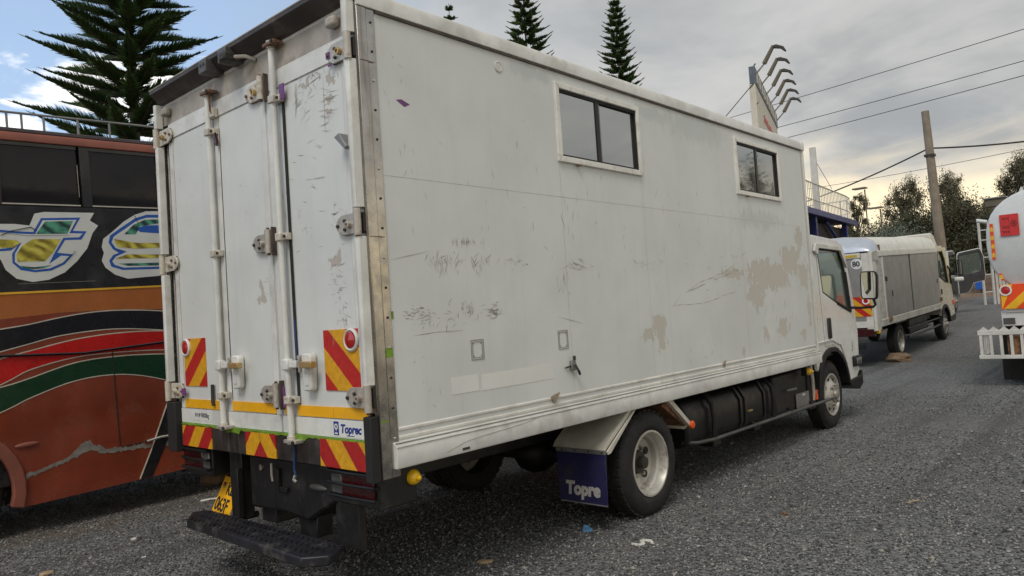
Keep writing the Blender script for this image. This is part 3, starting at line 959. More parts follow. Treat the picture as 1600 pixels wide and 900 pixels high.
MB().ball((.06, -.42, .68), .02, .09, .022, 12).build('scuffed_lug', 'bracket_grey', cb)
B(.06, .09, -.62, .38, .83, .8345).build('coupling_flange', 'black_metal', truck)

# checker-plate step
stp = MB().prism([(-.18, .765), (-.06, .95), (.02, .90), (.035, .80), (.035, -.62), (.0, -.71), (-.12, -.765), (-.225, -.66)], 'z', .345, .40).build('step', 'step_plate', truck, bev=.008)
lug = MB()
for i in range(-2, 3):
    pass
nl = 0
y = .86
while y > -.70:
    for j in range(6):
        x = -.185 + j * .036 + (.018 if nl % 2 else 0)
        if x > .02 or (y > .76 and x < -.06) or (y < -.6 and x < -.15):
            continue
        s = 1 if (j + nl) % 2 else -1
        dx, dy = .012, .0125 * s
        lug.prism([(x - dx, y - dy - .003), (x - dx, y - dy + .003), (x + dx, y + dy + .003), (x + dx, y + dy - .003)], 'z', .4002, .4055)
    y -= .026
    nl += 1
lug.build('tread_pattern', 'step_plate', stp, kind='stuff')
for y in (.56, -.45):
    B(.03, .20, y - .04, y + .04, .36, .395).build('step_arm', 'black_metal', truck, bev=.004)
for y in (.90, .885):
    B(-.133, -.128, y - .004, y + .004, .36, .385).build('step_rivet', 'alu', truck)

# number plate hanging crooked beside the post
pl = bpy.data.objects.new('number_plate', None)
col.objects.link(pl)
pl.parent = truck
pl.location = (.120, .80, .482)
pl.rotation_euler = (R(3), R(25), R(-2))
MB().prism([(-.135, -.125), (.135, -.125), (.125, .125), (-.125, .125)], 'x', -.003, .003).build('plate', 'plate_yellow', pl, bev=.001)
for q in ((-.135, .135, -.125, -.119), (-.126, .126, .119, .125)):
    B(-.0042, -.0032, q[0], q[1], q[2], q[3]).build('plate_edge', 'orange_tape', pl)
text_part('plate_text', '063F', .125, 'ink_black', pl, 'rear', (-.0045, .118, -.105), offset=.003, sx=.80, space=.96)
text_part('plate_text', 'KB', .115, 'ink_black', pl, 'rear', (-.0045, .030, .012), offset=.003, sx=.80)
for k, m_ in enumerate(('ink_black', 'red_lens', 'lime')):
    B(-.0045, -.0035, .065, .105, .085 - .013 * (k + 1), .085 - .013 * k - .0008).build('plate_flag', m_, pl)

# ---- side marks: hook, outlined squares, cap, pale rectangle, seams, scratches
hk = B(1.615, 1.665, YR - .022, YR - .002, 1.20, 1.27).build('side_hook', 'grey_plate', truck, bev=.006)
MB().tube([(1.64, YR - .03, 1.24), (1.64, YR - .055, 1.20), (1.66, YR - .05, 1.175), (1.68, YR - .03, 1.19)], .009, 6).build('hook', 'bolt_dark', hk)
B(1.628, 1.650, YR - .034, YR - .0225, 1.27, 1.30).build('hook_pin', 'bolt_dark', hk, bev=.003)
MB().tube([(1.56, YR - .01, 1.225), (1.6145, YR - .012, 1.232)], .006, 6).build('hook_pin', 'bolt_dark', hk)
for (a, b, c, d) in ((.695, .800, 1.352, 1.470), (1.512, 1.618, 1.352, 1.478)):
    for off in (0, .012):
        m_ = MB()
        a_, b_, c_, d_ = a + off, b - off, c + off, d - off
        w_ = .0032 if off == 0 else .002
        m_.box(a_, b_, YR - .0035, YR - .0005, c_, c_ + w_).box(a_, b_, YR - .0035, YR - .0005, d_ - w_, d_)
        m_.box(a_, a_ + w_, YR - .0035, YR - .0005, c_ + w_, d_ - w_).box(b_ - w_, b_, YR - .0035, YR - .0005, c_ + w_, d_ - w_)
        m_.build('outlined_patch', 'outline_mark', truck)
    for qx in (a + .022, b - .022):
        for qz in (c + .022, d - .022):
            MB().lathe([(.004, 0), (.004, -.002), (0, -.003)], (qx, YR - .0005, qz), 'y', 8).build('rivet', 'outline_mark', truck)
MB().lathe([(.036, 0), (.036, -.004), (.030, -.006), (.028, -.003), (0, -.003)], (1.093, YR - .0005, 3.172), 'y', 20).build('side_cap', 'white_trim', truck)
B(.52, .74, YR - .0016, YR - .0006, 1.172, 1.268).build('tape_ghost', 'pale_patch', truck)
B(.765, 1.44, YR - .0016, YR - .0006, 1.168, 1.262).build('tape_ghost', 'pale_patch', truck)


def sliver(mb, a, b, ang, ln, w, face, off):
    dx, dz = math.cos(ang) * ln / 2, math.sin(ang) * ln / 2
    nx, nz = -math.sin(ang) * w / 2, math.cos(ang) * w / 2
    poly = [(a - dx, b - dz), (a + nx, b + nz), (a + dx, b + dz), (a - nx, b - nz)]
    if face == 'side':
        mb.sheet(poly, 'y', YR - off)
    else:
        mb.sheet(poly, 'x', -off)


rs = random.Random(3)
dark, light = MB(), MB()
# (x, z, sx, sz, count, mean angle, spread, length)
for (x, z, sx_, sz_, n, am, asp, ln) in ((.32, 1.63, .09, .035, 60, 2, 12, .03), (.70, 1.645, .06, .05, 34, 85, 20, .035), (.92, 1.63, .06, .035, 50, 3, 10, .05), (.69, 2.045, .10, .008, 26, 88, 8, .05), (.55, 1.93, .14, .05, 40, 75, 25, .06), (.80, 1.93, .10, .04, 22, 80, 40, .06), (1.16, 1.93, .12, .03, 18, 30, 60, .05),
                                   (1.8, 1.915, .12, .03, 20, 165, 18, .10), (2.75, 1.93, .2, .04, 14, 10, 30, .06), (1.6, 1.8, .06, .09, 10, 85, 20, .08), (.6, 1.63, .2, .06, 16, 60, 60, .04),
                                   (1.7, 2.25, .5, .35, 20, 88, 20, .09), (.9, 2.5, .6, .4, 16, 80, 40, .05), (3.2, 2.3, 1.0, .35, 22, 85, 25, .08), (3.6, 1.2, .5, .12, 14, 80, 40, .06),
                                   (.35, 1.4, .15, .25, 12, 60, 50, .035), (.25, 2.7, .1, .3, 10, 120, 30, .04), (4.3, 1.9, .7, .25, 30, 25, 30, .10), (5.2, 1.45, .5, .2, 24, 80, 25, .09), (4.6, 2.5, .9, .3, 18, 85, 25, .08), (5.7, 2.5, .3, .3, 12, 85, 25, .08)):
    for _ in range(n):
        mb = dark if rs.random() < .3 else light
        sliver(mb, rs.gauss(x, sx_ * .6), min(3.2, rs.gauss(z, sz_ * .6)), R(rs.gauss(am, asp)), ln * rs.uniform(.4, 1.6), rs.uniform(.0018, .0055), 'side', .0012 if mb is dark else .0009)
for path in ([(3.03, 1.58), (3.17, 1.67), (3.5, 1.77), (4.0, 1.87), (4.28, 1.95)], [(3.05, 1.59), (3.58, 1.60), (4.23, 1.69)], [(3.3, 1.70), (3.8, 1.80), (4.15, 1.86)], [(1.55, 1.56), (1.8, 1.51)], [(.12, 1.92), (.42, 1.99)], [(.12, 1.52), (.62, 1.53)], [(.25, 1.035), (.33, .985)]):
    for (a, b), (c, d) in zip(path, path[1:]):
        ln_ = math.hypot(c - a, d - b)
        nseg = max(1, int(ln_ / .16))
        for i in range(nseg):
            if rs.random() < .15:
                continue
            t0 = (i + .5) / nseg
            sliver(light if rs.random() < .7 else dark, a + (c - a) * t0, b + (d - b) * t0 + rs.uniform(-.004, .004), math.atan2(d - b, c - a) + rs.uniform(-.05, .05), ln_ / nseg * rs.uniform(1.0, 1.5), rs.uniform(.004, .009), 'side', rs.uniform(.0007, .0013))
# sheet joints
for x0, x1, z in ((.125, 6.1, 2.385),):
    light.sheet([(x0, z - .0012), (x1, z - .0012), (x1, z + .0012), (x0, z + .0012)], 'y', YR - .0006)
for x in (1.655, 2.70, 4.43):
    light.sheet([(x - .0012, 1.07), (x + .0012, 1.07), (x + .0012, 2.60), (x - .0012, 2.60)], 'y', YR - .0007)
dark.build('scratch_marks', 'scratch', truck, kind='stuff')
light.build('scratch_marks', 'scratch_light', truck, kind='stuff')
MB().sheet([(.24, 2.81), (.28, 2.82), (.34, 2.80), (.30, 2.78)], 'y', YR - .001).build('paint_fleck', 'purple_tape', truck)
for (x, z, s) in ((1.42, 1.045, .04), (3.86, 1.045, .025)):
    MB().prism([(x - s, z + .01), (x + s * 1.4, z + .03), (x + s * .3, z - .03), (x - s * .2, z - .035)], 'y', YR - .016, YR - .0125).build('rail_tear', 'scrap_beige', truck)

dark, light = MB(), MB()
for (y, z, sy_, sz_, n, am, asp, ln) in ((-.72, 2.98, .14, .06, 26, 60, 60, .06), (-.82, 2.80, .05, .14, 22, 8, 14, .10), (-.60, 2.9, .1, .12, 16, 150, 25, .08), (-.83, 1.85, .07, .16, 40, 10, 30, .05),
                                   (-.85, 1.63, .06, .04, 12, 60, 40, .06), (-.6, 2.45, .15, .2, 14, 10, 15, .09), (-.55, 2.1, .12, .2, 10, 60, 60, .04), (-.10, 1.9, .05, .08, 8, 5, 15, .05), (.8, 2.3, .2, .6, 8, 60, 40, .04), (.1, 2.4, .2, .5, 8, 60, 40, .04), (-.3, 2.0, .06, .5, 16, 88, 8, .10), (-.86, 2.2, .06, .05, 10, 45, 40, .06)):
    for _ in range(n):
        mb = dark if rs.random() < .5 else light
        yy_ = max(-.96, min(1.08, rs.gauss(y, sy_ * .6)))
        sliver(mb, yy_, min(3.01, rs.gauss(z, sz_ * .6)), R(rs.gauss(am, asp)), ln * rs.uniform(.4, 1.5), rs.uniform(.0015, .0045), 'rear', .0056 if mb is dark else .0052)
for path in ([(-.79, 2.98), (-.785, 2.62)], [(-.79, 2.84), (-.93, 2.84)], [(-.62, 2.96), (-.80, 2.99)], [(-.52, 2.98), (-.50, 2.80), (-.535, 2.97)]):
    for (a, b), (c, d) in zip(path, path[1:]):
        sliver(dark, (a + c) / 2, (b + d) / 2, math.atan2(d - b, c - a), math.hypot(c - a, d - b), .005, 'rear', .0058)
dark.build('scratch_marks', 'scratch', doors[2], kind='stuff')
light.build('scratch_marks', 'scratch_light', doors[2], kind='stuff')

# ---- side marker lamps
for x in (.235, 5.97):
    mk = MB().lathe([(.042, 0), (.040, -.018), (.028, -.036), (.016, -.042), (.012, -.058), (0, -.062)], (x, YR + .04, .766), 'y', 20).build('marker_lamp', 'amber_lens', truck)
    B(x - .05, x + .05, YR + .041, YR + .10, .72, .84).build('lamp_bracket', 'black_metal', mk)


# ---- wheels
def wheel(parent, x, y, z, r, width, sgn, rim_kind, rim_mat='steel_rim', name='wheel'):
    """outer face looks towards sgn*Y; y is the outer sidewall plane"""
    w = bpy.data.objects.new(name, None)
    col.objects.link(w)
    w.parent = parent
    w.location = (x, y, z)
    s = -sgn
    rr = .245 / .395 * r
    prof = [(rr, s * .03), (rr + .012, s * .008), (rr + .05, 0), (r - .06, s * .004), (r - .025, s * .018), (r - .006, s * .04), (r, s * .06), (r, s * (width - .06)), (r - .02, s * (width - .02)), (r - .06, s * width), (rr, s * (width - .03))]
    MB().lathe(prof, (0, 0, 0), 'y', 48, close=True).build('tyre', 'tyre', w, ang=50)
    tr = MB()
    for k in range(36):
        a = 2 * math.pi * k / 36
        for (h0, h1, ph) in ((.035, .075, 0), (width - .075, width - .035, .09)):
            ca_, sa_ = math.cos(a + ph), math.sin(a + ph)
            c_ = Vector((ca_ * (r + .001), 0, sa_ * (r + .001)))
            tx = Vector((-sa_, 0, ca_)) * .024
            nx = Vector((ca_, 0, sa_)) * .007
            q = []
            for hh in (h0, h1):
                for e in (-1, 1):
                    q += [c_ + tx * e - nx + Vector((0, s * hh, 0)), c_ + tx * e + nx + Vector((0, s * hh, 0))]
            tr.add(q, [(0, 1, 3, 2), (4, 6, 7, 5), (0, 4, 5, 1), (2, 3, 7, 6), (1, 5, 7, 3), (0, 2, 6, 4)])
    tr.build('tread_blocks', 'tyre', w, kind='stuff')
    if rim_kind == 'dished':
        rim = MB().lathe([(rr + .004, s * .012), (rr + .004, s * .004), (rr - .010, s * .004), (rr - .020, s * .02), (rr - .028, s * .07), (rr - .045, s * .085), (rr - .050, s * .13), (rr - .085, s * .145), (.13, s * .150), (.105, s * .135), (.098, s * .135)], (0, 0, 0), 'y', 48, caps=(False, True)).build('rim', rim_mat, w)
        for k in range(5):
            a = 2 * math.pi * (k + .35) / 5
            MB().lathe([(.029, s * .024), (.029, 0), (0, 0)], (.152 * math.cos(a), s * .133, .152 * math.sin(a)), 'y', 18).build('hand_hole_disc', 'ink_black', rim)  # closed black disc; the dark inside of the hole is only its colour
        MB().lathe([(.095, s * .136), (.085, s * .11), (.05, s * .105), (.045, s * .06), (0, s * .055)], (0, 0, 0), 'y', 20).build('hub', 'bolt_dark', rim)
        for k in range(6):
            a = 2 * math.pi * k / 6
            MB().lathe([(.016, s * .145), (.016, s * .112), (0, s * .108)], (.112 * math.cos(a), 0, .112 * math.sin(a)), 'y', 6).build('wheel_nut', 'hub_steel', rim)
    else:
        rim = MB().lathe([(rr + .004, s * .012), (rr + .004, s * .002), (rr - .012, s * .002), (rr - .022, s * .02), (rr - .030, s * .045), (rr - .060, s * .030), (.14, -s * .005), (.12, -s * .015), (.10, -s * .012)], (0, 0, 0), 'y', 48, caps=(False, True)).build('rim', rim_mat, w)
        for k in range(8):
            a = 2 * math.pi * (k + .35) / 8
            MB().lathe([(.024, 0), (.024, -s * .004), (0, -s * .004)], (.183 * rr / .245 * math.cos(a), s * .021, .183 * rr / .245 * math.sin(a)), 'y', 14).build('hand_hole_disc', 'ink_black', rim)  # flat black disc, painting the shade of an opening
        MB().lathe([(.10, -s * .012), (.085, -s * .03), (.06, -s * .034), (.055, -s * .058), (.035, -s * .066), (0, -s * .068)], (0, 0, 0), 'y', 20).build('hub', 'hub_steel', rim)
        for k in range(6):
            a = 2 * math.pi * (k + .2) / 6
            MB().lathe([(.017, -s * .008), (.017, -s * .040), (0, -s * .043)], (.118 * math.cos(a), 0, .118 * math.sin(a)), 'y', 6).build('wheel_nut', 'hub_steel', rim)
    return w


RW = (2.575, .398)
FW = (6.86, .402)
wheel(truck, RW[0], YR + .01, RW[1], .398, .21, -1, 'dished')
wheel(truck, RW[0], YR + .26, RW[1], .398, .21, -1, 'plain')
wheel(truck, RW[0], YL - .03, RW[1], .398, .21, 1, 'dished')
wheel(truck, RW[0], YL - .28, RW[1], .398, .21, 1, 'plain')
wheel(truck, FW[0], YR + .10, FW[1], .402, .21, -1, 'bulged')
wheel(truck, FW[0], YL - .10, FW[1], .402, .21, 1, 'bulged')
MB().tube([(RW[0], YR + .3, RW[1]), (RW[0], YL - .3, RW[1])], .07, 12).build('rear_axle', 'black_metal', truck)
MB().ball((RW[0], .08, RW[1]), .2, .2, .17, 14).build('differential', 'black_metal', truck)
MB().tube([(FW[0], YR + .3, .36), (FW[0], YL - .3, .36)], .05, 10).build('front_axle', 'black_metal', truck)
MB().tube([(2.5, .08, .45), (6.0, .08, .55)], .045, 10).build('drive_shaft', 'black_metal', truck)
B(1.15, 1.75, .55, 1.1, .38, .78).build('spare_carrier', 'black_metal', truck, bev=.03)
B(3.3, 5.2, .55, 1.1, .35, .78).build('battery_box', 'black_metal', truck, bev=.03)

# ---- rear mudguard, flap, stay
mg = MB()
mg.prism([(2.36, .838), (1.98, .60), (1.96, .60), (1.99, .64), (2.30, .838)], 'y', YR + .01, -.62)
mgo = mg.build('mudguard', 'mud_white', truck, bev=.003)
MB().prism([(2.38, .838), (2.36, .838), (1.975, .592), (1.985, .57), (2.02, .575)], 'y', YR - .006, YR + .008).build('mudguard_edge', 'mud_white', mgo, bev=.002)
B(1.945, 1.957, YR - .005, -.66, .575, .605).build('flap_strip', 'grey_plate', mgo, bev=.002)
for y in (-.72, -.84, -.96, -1.08):
    MB().lathe([(.007, 0), (.007, -.005), (0, -.006)], (1.945, y, .59), 'x', 8).build('bolt', 'bolt_dark', mgo)
fl = MB()
fl.prism([(-.665, .575), (YR - .008, .575), (YR + .004, .205), (-.675, .21)], 'x', 1.946, 1.954)
flo = fl.build('mud_flap', 'flap_blue', truck, bev=.001)
text_part('flap_text', 'Topre', .128, 'flap_print', flo, 'rear', (1.9445, -.735, .275), offset=.0072, shear=.12, sx=.92, space=1.02)
B(1.943, 1.9455, YR + .0, -.68, .212, .22).build('flap_hem', 'grey_plate', flo)
mf = MB().prism([(2.88, .835), (2.95, .835), (3.235, .605), (3.20, .585)], 'y', YR + .01, YR + .05).build('mudguard_stay', 'mud_white', truck, bev=.004)
MB().lathe([(.034, 0), (.034, -.014), (.026, -.022), (0, -.024)], (3.225, YR + .012, .595), 'y', 18).build('reflector', 'orange_lens', mf)
MB().prism([(2.90, .83), (3.20, .60), (3.19, .585), (2.84, .80)], 'y', YR + .052, -.62).build('mudguard', 'rust', truck)
MB().prism([(3.19, .586), (3.24, .60), (3.24, .575), (3.19, .56)], 'y', YR + .06, -.62).build('mudguard_lip', 'mud_white', truck)

# ---- fuel tank with straps, guard pipe, tool plate
ta = MB().prism([(YR + .12, .40), (YR + .10, .46), (YR + .10, .66), (YR + .16, .76), (YR + .26, .79), (-.52, .79), (-.50, .74), (-.50, .42), (-.54, .36), (YR + .2, .36)], 'x', 3.30, 5.10).build('fuel_tank', 'black_plastic', truck, bev=.025, seg=3)
for x in (3.78, 4.32, 4.42, 4.86):
    MB().prism([(YR + .108, .38), (YR + .085, .46), (YR + .085, .665), (YR + .15, .775), (YR + .26, .806), (-.52, .806), (-.52, .80), (YR + .25, .795), (YR + .16, .765), (YR + .095, .66), (YR + .095, .46), (YR + .118, .39)], 'x', x, x + .035).build('tank_strap', 'black_metal', ta)
for x in (3.72, 5.02):
    MB().tube([(x, YR + .07, .40), (x, YR + .055, .56), (x, YR + .07, .70), (x, YR + .14, .79), (x, YR + .26, .83)], .022, 8).build('tank_rail', 'black_plastic', ta)
B(4.45, 4.53, YR + .06, YR + .083, .53, .545).build('tank_tag', 'brass', ta)
MB().tube([(3.30, YR + .16, .42), (3.45, YR + .09, .40), (3.7, YR + .06, .392), (6.74, YR + .06, .372)], .0165, 10).build('guard_pipe', 'bracket_grey', truck)
for x in (3.75, 4.6, 5.6, 6.2):
    MB().tube([(x, YR + .06, .39 - .02 * (x - 3.7) / 3), (x, YR + .45, .50), (x, YR + .7, .64)], .014, 6).build('guard_arm', 'black_metal', truck)
for x in (4.05, 4.95):
    B(x, x + .16, -.85, -.6, .25, .36).build('tank_bracket', 'black_metal', truck, bev=.01)
B(5.84, 6.22, YR + .14, YR + .155, .345, .525).build('tool_plate', 'grey_plate', truck, bev=.004)
B(6.0, 6.08, YR + .134, YR + .139, .49, .51).build('plate_sticker', 'logo_white', truck)
B(5.30, 6.25, YR + .16, -.55, .36, .78).build('air_tank_box', 'black_metal', truck, bev=.03)
MB().tube([(5.55, YR + .13, .60), (5.8, YR + .12, .595)], .012, 6).build('box_handle', 'grey_plate', truck)
MB().tube([(6.26, YR + .12, .83), (6.30, YR + .12, .66), (6.33, YR + .13, .50), (6.34, YR + .14, .40)], .02, 8).build('air_pipe', 'mud_white', truck)
B(6.33, 6.39, YR + .10, YR + .16, .40, .52).build('hose_end', 'orange_lens', truck, bev=.01)
B(6.20, 6.42, YR + .14, .9, .30, .84).build('front_flap', 'black_rubber', truck, bev=.01)

# ---- cab
YC, YD = -1.02, 1.19
cab = bpy.data.objects.new('cab', None)
col.objects.link(cab)
cab.parent = truck
AX, AZ, AR = 6.86, .42, .545
arch = [(AX + AR * math.cos(a), AZ + AR * math.sin(a)) for a in np.linspace(R(172), R(12), 14)]
prof = [(6.34, .96)] + [p for p in arch if p[0] > 6.36] + [(7.42, .50), (7.74, .52), (7.86, .60), (7.92, 1.1), (7.875, 1.36), (7.79, 1.75), (7.64, 2.15), (7.56, 2.24), (7.36, 2.29), (6.55, 2.325), (6.42, 2.31), (6.36, 2.22)]
WIN = [(6.66, 2.165), (7.45, 2.155), (7.60, 1.88), (7.70, 1.375), (7.20, 1.50), (6.75, 1.640)]


def ring_wall(outer, hole, y0, y1):
    """side skin with one window opening: triangulated by bmesh fill"""
    bm = bmesh.new()
    edges = []
    for loop in (outer, hole):
        vs_ = [bm.verts.new((q[0], y0, q[1])) for q in loop]
        edges += [bm.edges.new((vs_[i], vs_[(i + 1) % len(vs_)])) for i in range(len(vs_))]
    bmesh.ops.triangle_fill(bm, use_beauty=True, edges=edges)
    r_ = bmesh.ops.extrude_face_region(bm, geom=list(bm.faces))
    for v in [e for e in r_['geom'] if isinstance(e, bmesh.types.BMVert)]:
        v.co.y = y1
    me = bpy.data.meshes.new('tmp')
    bm.to_mesh(me)
    bm.free()
    mb = MB().add([tuple(v.co) for v in me.vertices], [tuple(p.vertices) for p in me.polygons])
    bpy.data.meshes.remove(me)
    return mb


ring_wall(prof, WIN, YC, YC + .05).build('cab_side', 'cab_white', cab, bev=.012, seg=3)
ring_wall(prof, WIN, YD - .05, YD).build('cab_side', 'cab_white', cab, bev=.012, seg=3)


def skin(path, th, y0, y1):
    """sheet following an x/z path"""
    mb = MB()
    inn = []
    for i, q in enumerate(path):
        a = Vector(path[max(i - 1, 0)]); b = Vector(path[min(i + 1, len(path) - 1)])
        t_ = (b - a).normalized()
        inn.append((q[0] + t_.y * th, q[1] - t_.x * th))
    return mb.prism(list(path) + inn[::-1], 'y', y0, y1)


skin([(6.36, .97), (6.36, 2.22), (6.42, 2.31), (6.55, 2.325), (7.36, 2.29), (7.56, 2.24), (7.62, 2.17)], .04, YC + .05, YD - .05).build('cab_roof', 'cab_white', cab)
skin([(7.865, 1.40), (7.92, 1.1), (7.86, .60), (7.74, .52)], .04, YC + .05, YD - .05).build('cab_front', 'cab_white', cab)
MB().prism([(7.63, 2.16), (7.79, 1.74), (7.865, 1.41), (7.855, 1.405), (7.78, 1.735), (7.62, 2.155)], 'y', YC + .06, YD - .06).build('windscreen', 'cab_glass', cab)
B(6.45, 7.8, YC + .055, YD - .055, .86, .93).build('cab_floor', 'cab_inside', cab)
B(7.35, 7.78, YC + .07, YD - .07, .95, 1.32).build('dashboard', 'cab_inside', cab, bev=.05)
for y in (-.55, .6):
    s_ = B(6.55, 7.05, y - .26, y + .26, .95, 1.22).build('seat', 'seat_grey', cab, bev=.05)
    B(6.48, 6.62, y - .25, y + .25, 1.22, 1.95).build('seat_back', 'seat_grey', s_, bev=.05)
MB().lathe([(.20, -.012), (.212, 0), (.20, .012), (.188, 0)], (0, 0, 0), 'z', 24, close=True).build('steering_wheel', 'black_plastic', cab, loc=(7.22, -.55, 1.48)).rotation_euler = (0, R(-35), 0)
def inset(poly, d):
    c = Vector((sum(q[0] for q in poly) / len(poly), sum(q[1] for q in poly) / len(poly)))
    return [tuple(Vector(q) + (c - Vector(q)).normalized() * d) for q in poly]


MB().prism(inset(WIN, -.012), 'y', YC + .020, YC + .025).build('window', 'cab_glass', cab)
MB().prism(inset(WIN, -.012), 'y', YD - .025, YD - .02).build('window', 'cab_glass', cab)
wr = MB()
for i in range(len(WIN)):
    a, b = WIN[i], WIN[(i + 1) % len(WIN)]
    wr.tube([(a[0], YC + .012, a[1]), (b[0], YC + .012, b[1])], .016 if i not in (2, 3) else .028, 6)
wr.build('window_seal', 'black_rubber', cab)
# rain guard over the door glass
MB().prism([(6.50, 2.13), (6.56, 2.225), (7.38, 2.20), (7.62, 1.95), (7.60, 1.93), (7.40, 2.15), (6.64, 2.165), (6.60, 2.08)], 'y', YC - .035, YC - .004).build('rain_guard', 'rub_rail', cab, bev=.006)
# door outline, handle, arch flare, indicator, badge, bumper corner
dl = MB()
for path in ([(6.615, 2.24), (6.635, 1.64), (6.68, .99)], [(6.68, .99), (6.92, 1.0), (7.15, .93)], [(6.45, 2.2), (6.47, 1.0)]):
    dl.tube([(a, YC - .001, b) for a, b in path], .0045, 5)
dl.build('door_seam', 'scratch', cab)
B(6.80, 6.885, YC - .028, YC - .001, 1.075, 1.325).build('door_handle', 'black_plastic', cab, bev=.02)
fl2 = [(AX + (AR + .01) * math.cos(a), AZ + (AR + .01) * math.sin(a)) for a in np.linspace(R(168), R(8), 16)]
fl3 = [(AX + (AR - .045) * math.cos(a), AZ + (AR - .045) * math.sin(a)) for a in np.linspace(R(168), R(8), 16)]
MB().prism(fl2 + fl3[::-1], 'y', YC - .03, YC + .3).build('wheel_arch', 'black_plastic', cab, bev=.006)
MB().tube([(6.40, YC - .004, 1.045), (6.9, YC - .006, 1.055), (7.2, YC - .006, .98), (7.40, YC - .004, .72)], .012, 6).build('body_crease', 'cab_white', cab)
ind = B(7.60, 7.86, YC - .035, YC - .001, .665, .80).build('indicator', 'black_plastic', cab, bev=.012)
B(7.66, 7.85, YC - .045, YC - .0355, .69, .775).build('lens', 'clear_lens', ind, bev=.006)
MB().prism([(7.62, .86), (7.67, .90), (7.66, .99), (7.64, .99), (7.645, .91), (7.61, .88)], 'y', YC - .004, YC - .001).build('badge', 'scratch', cab)
MB().prism([(7.43, .50), (7.90, .53), (7.95, .60), (7.95, .42), (7.80, .36), (7.46, .44)], 'y', YC - .01, YD + .01).build('bumper', 'black_plastic', cab, bev=.012)
for y in (YC, YD - .34):
    B(6.50, 7.0, y + .30, y + .34, .5, .93).build('inner_arch', 'black_plastic', cab)
# mirror on its arm
mr = bpy.data.objects.new('mirror', None)
col.objects.link(mr)
mr.parent = cab
MB().prism([(-1.175, 1.86), (-1.165, 1.83), (-1.155, 1.56), (-1.175, 1.515), (-1.33, 1.505), (-1.35, 1.53), (-1.372, 1.80), (-1.36, 1.85), (-1.33, 1.87), (-1.2, 1.875)], 'x', 7.70, 7.78).build('housing', 'black_plastic', mr, bev=.016)
MB().prism([(-1.185, 1.84), (-1.175, 1.57), (-1.19, 1.535), (-1.325, 1.525), (-1.335, 1.54), (-1.355, 1.79), (-1.345, 1.84), (-1.325, 1.855), (-1.2, 1.86)], 'x', 7.694, 7.6995).build('glass', 'mirror', mr)
MB().prism([(-1.185, 1.80), (-1.178, 1.56), (-1.19, 1.533), (-1.26, 1.53), (-1.215, 1.60)], 'x', 7.690, 7.6935).build('glass_border', 'logo_white', mr)
MB().tube([(7.74, -1.30, 1.51), (7.74, -1.315, 1.44), (7.74, -1.29, 1.415), (7.72, -1.15, 1.41), (7.70, YC + .01, 1.42)], .017, 8).build('arm', 'black_plastic', mr)

# ================================================================== BUS
simple('bus_brown', (0.225, 0.046, 0.022), 0.22, var=0.22, vs=1.6, coat=0.4, bump=0.25, bs_=2.2, dirt=(0.20, 0.09, 0.055), dirt_amt=0.35, dirt_scale=3, fine=0.2)
simple('bus_copper', (0.40, 0.125, 0.032), 0.25, var=0.10, vs=2.0, coat=0.2, dirt=(0.22, 0.10, 0.05), dirt_amt=0.35)
simple('bus_black', (0.016, 0.015, 0.016), 0.32, var=0.3, dirt=(0.05, 0.047, 0.045), dirt_amt=0.5, dirt_scale=4)
simple('bus_navy', (0.0075, 0.008, 0.012), 0.25, coat=0.3)
simple('bus_red', (0.50, 0.012, 0.010), 0.3, var=0.1, dirt=(0.26, 0.02, 0.015), dirt_amt=0.4)
simple('bus_green', (0.006, 0.040, 0.016), 0.32, var=0.15)
simple('bus_line', (0.55, 0.50, 0.42), 0.45, fine=0.4)
simple('bus_yellow_line', (0.75, 0.42, 0.03), 0.45)
simple('bus_roof_dark', (0.045, 0.033, 0.036), 0.5, var=0.3)
simple('bus_roof_red', (0.24, 0.075, 0.05), 0.5, dirt=(0.1, 0.05, 0.04))
simple('filler_grey', (0.22, 0.20, 0.175), 0.8, var=0.25, vs=14, fine=0.4)
simple('sticker_white', (0.66, 0.67, 0.64), 0.4, var=0.05, fine=0.12)
simple('sticker_blue', (0.02, 0.10, 0.42), 0.4)
simple('curtain', (0.045, 0.030, 0.028), 0.9, var=0.3, vs=9)


def swirl_mat(name, a, b, c):
    m, t, bs, co = base_mat(name)
    wv = t.n('ShaderNodeTexWave')
    t.put(wv.inputs['Vector'], t.mapping(co, (1.0, 1.0, 1.6), (0, 0, 0), (0, R(35), 0)))
    wv.inputs['Scale'].default_value = 2.6
    wv.inputs['Distortion'].default_value = 9
    wv.inputs['Detail'].default_value = 3
    x = t.mix(wv.outputs['Fac'], a, b)
    x = t.mix(t.ramp(t.noise(co, 9, 4), 0.5, 0.65), x, c)
    t.put(bs.inputs['Base Color'], x)
    bs.inputs['Roughness'].default_value = 0.3


swirl_mat('gold_print', (0.20, 0.15, 0.015), (0.66, 0.58, 0.10), (0.42, 0.36, 0.05))
swirl_mat('green_print', (0.015, 0.04, 0.035), (0.10, 0.36, 0.24), (0.03, 0.12, 0.10))

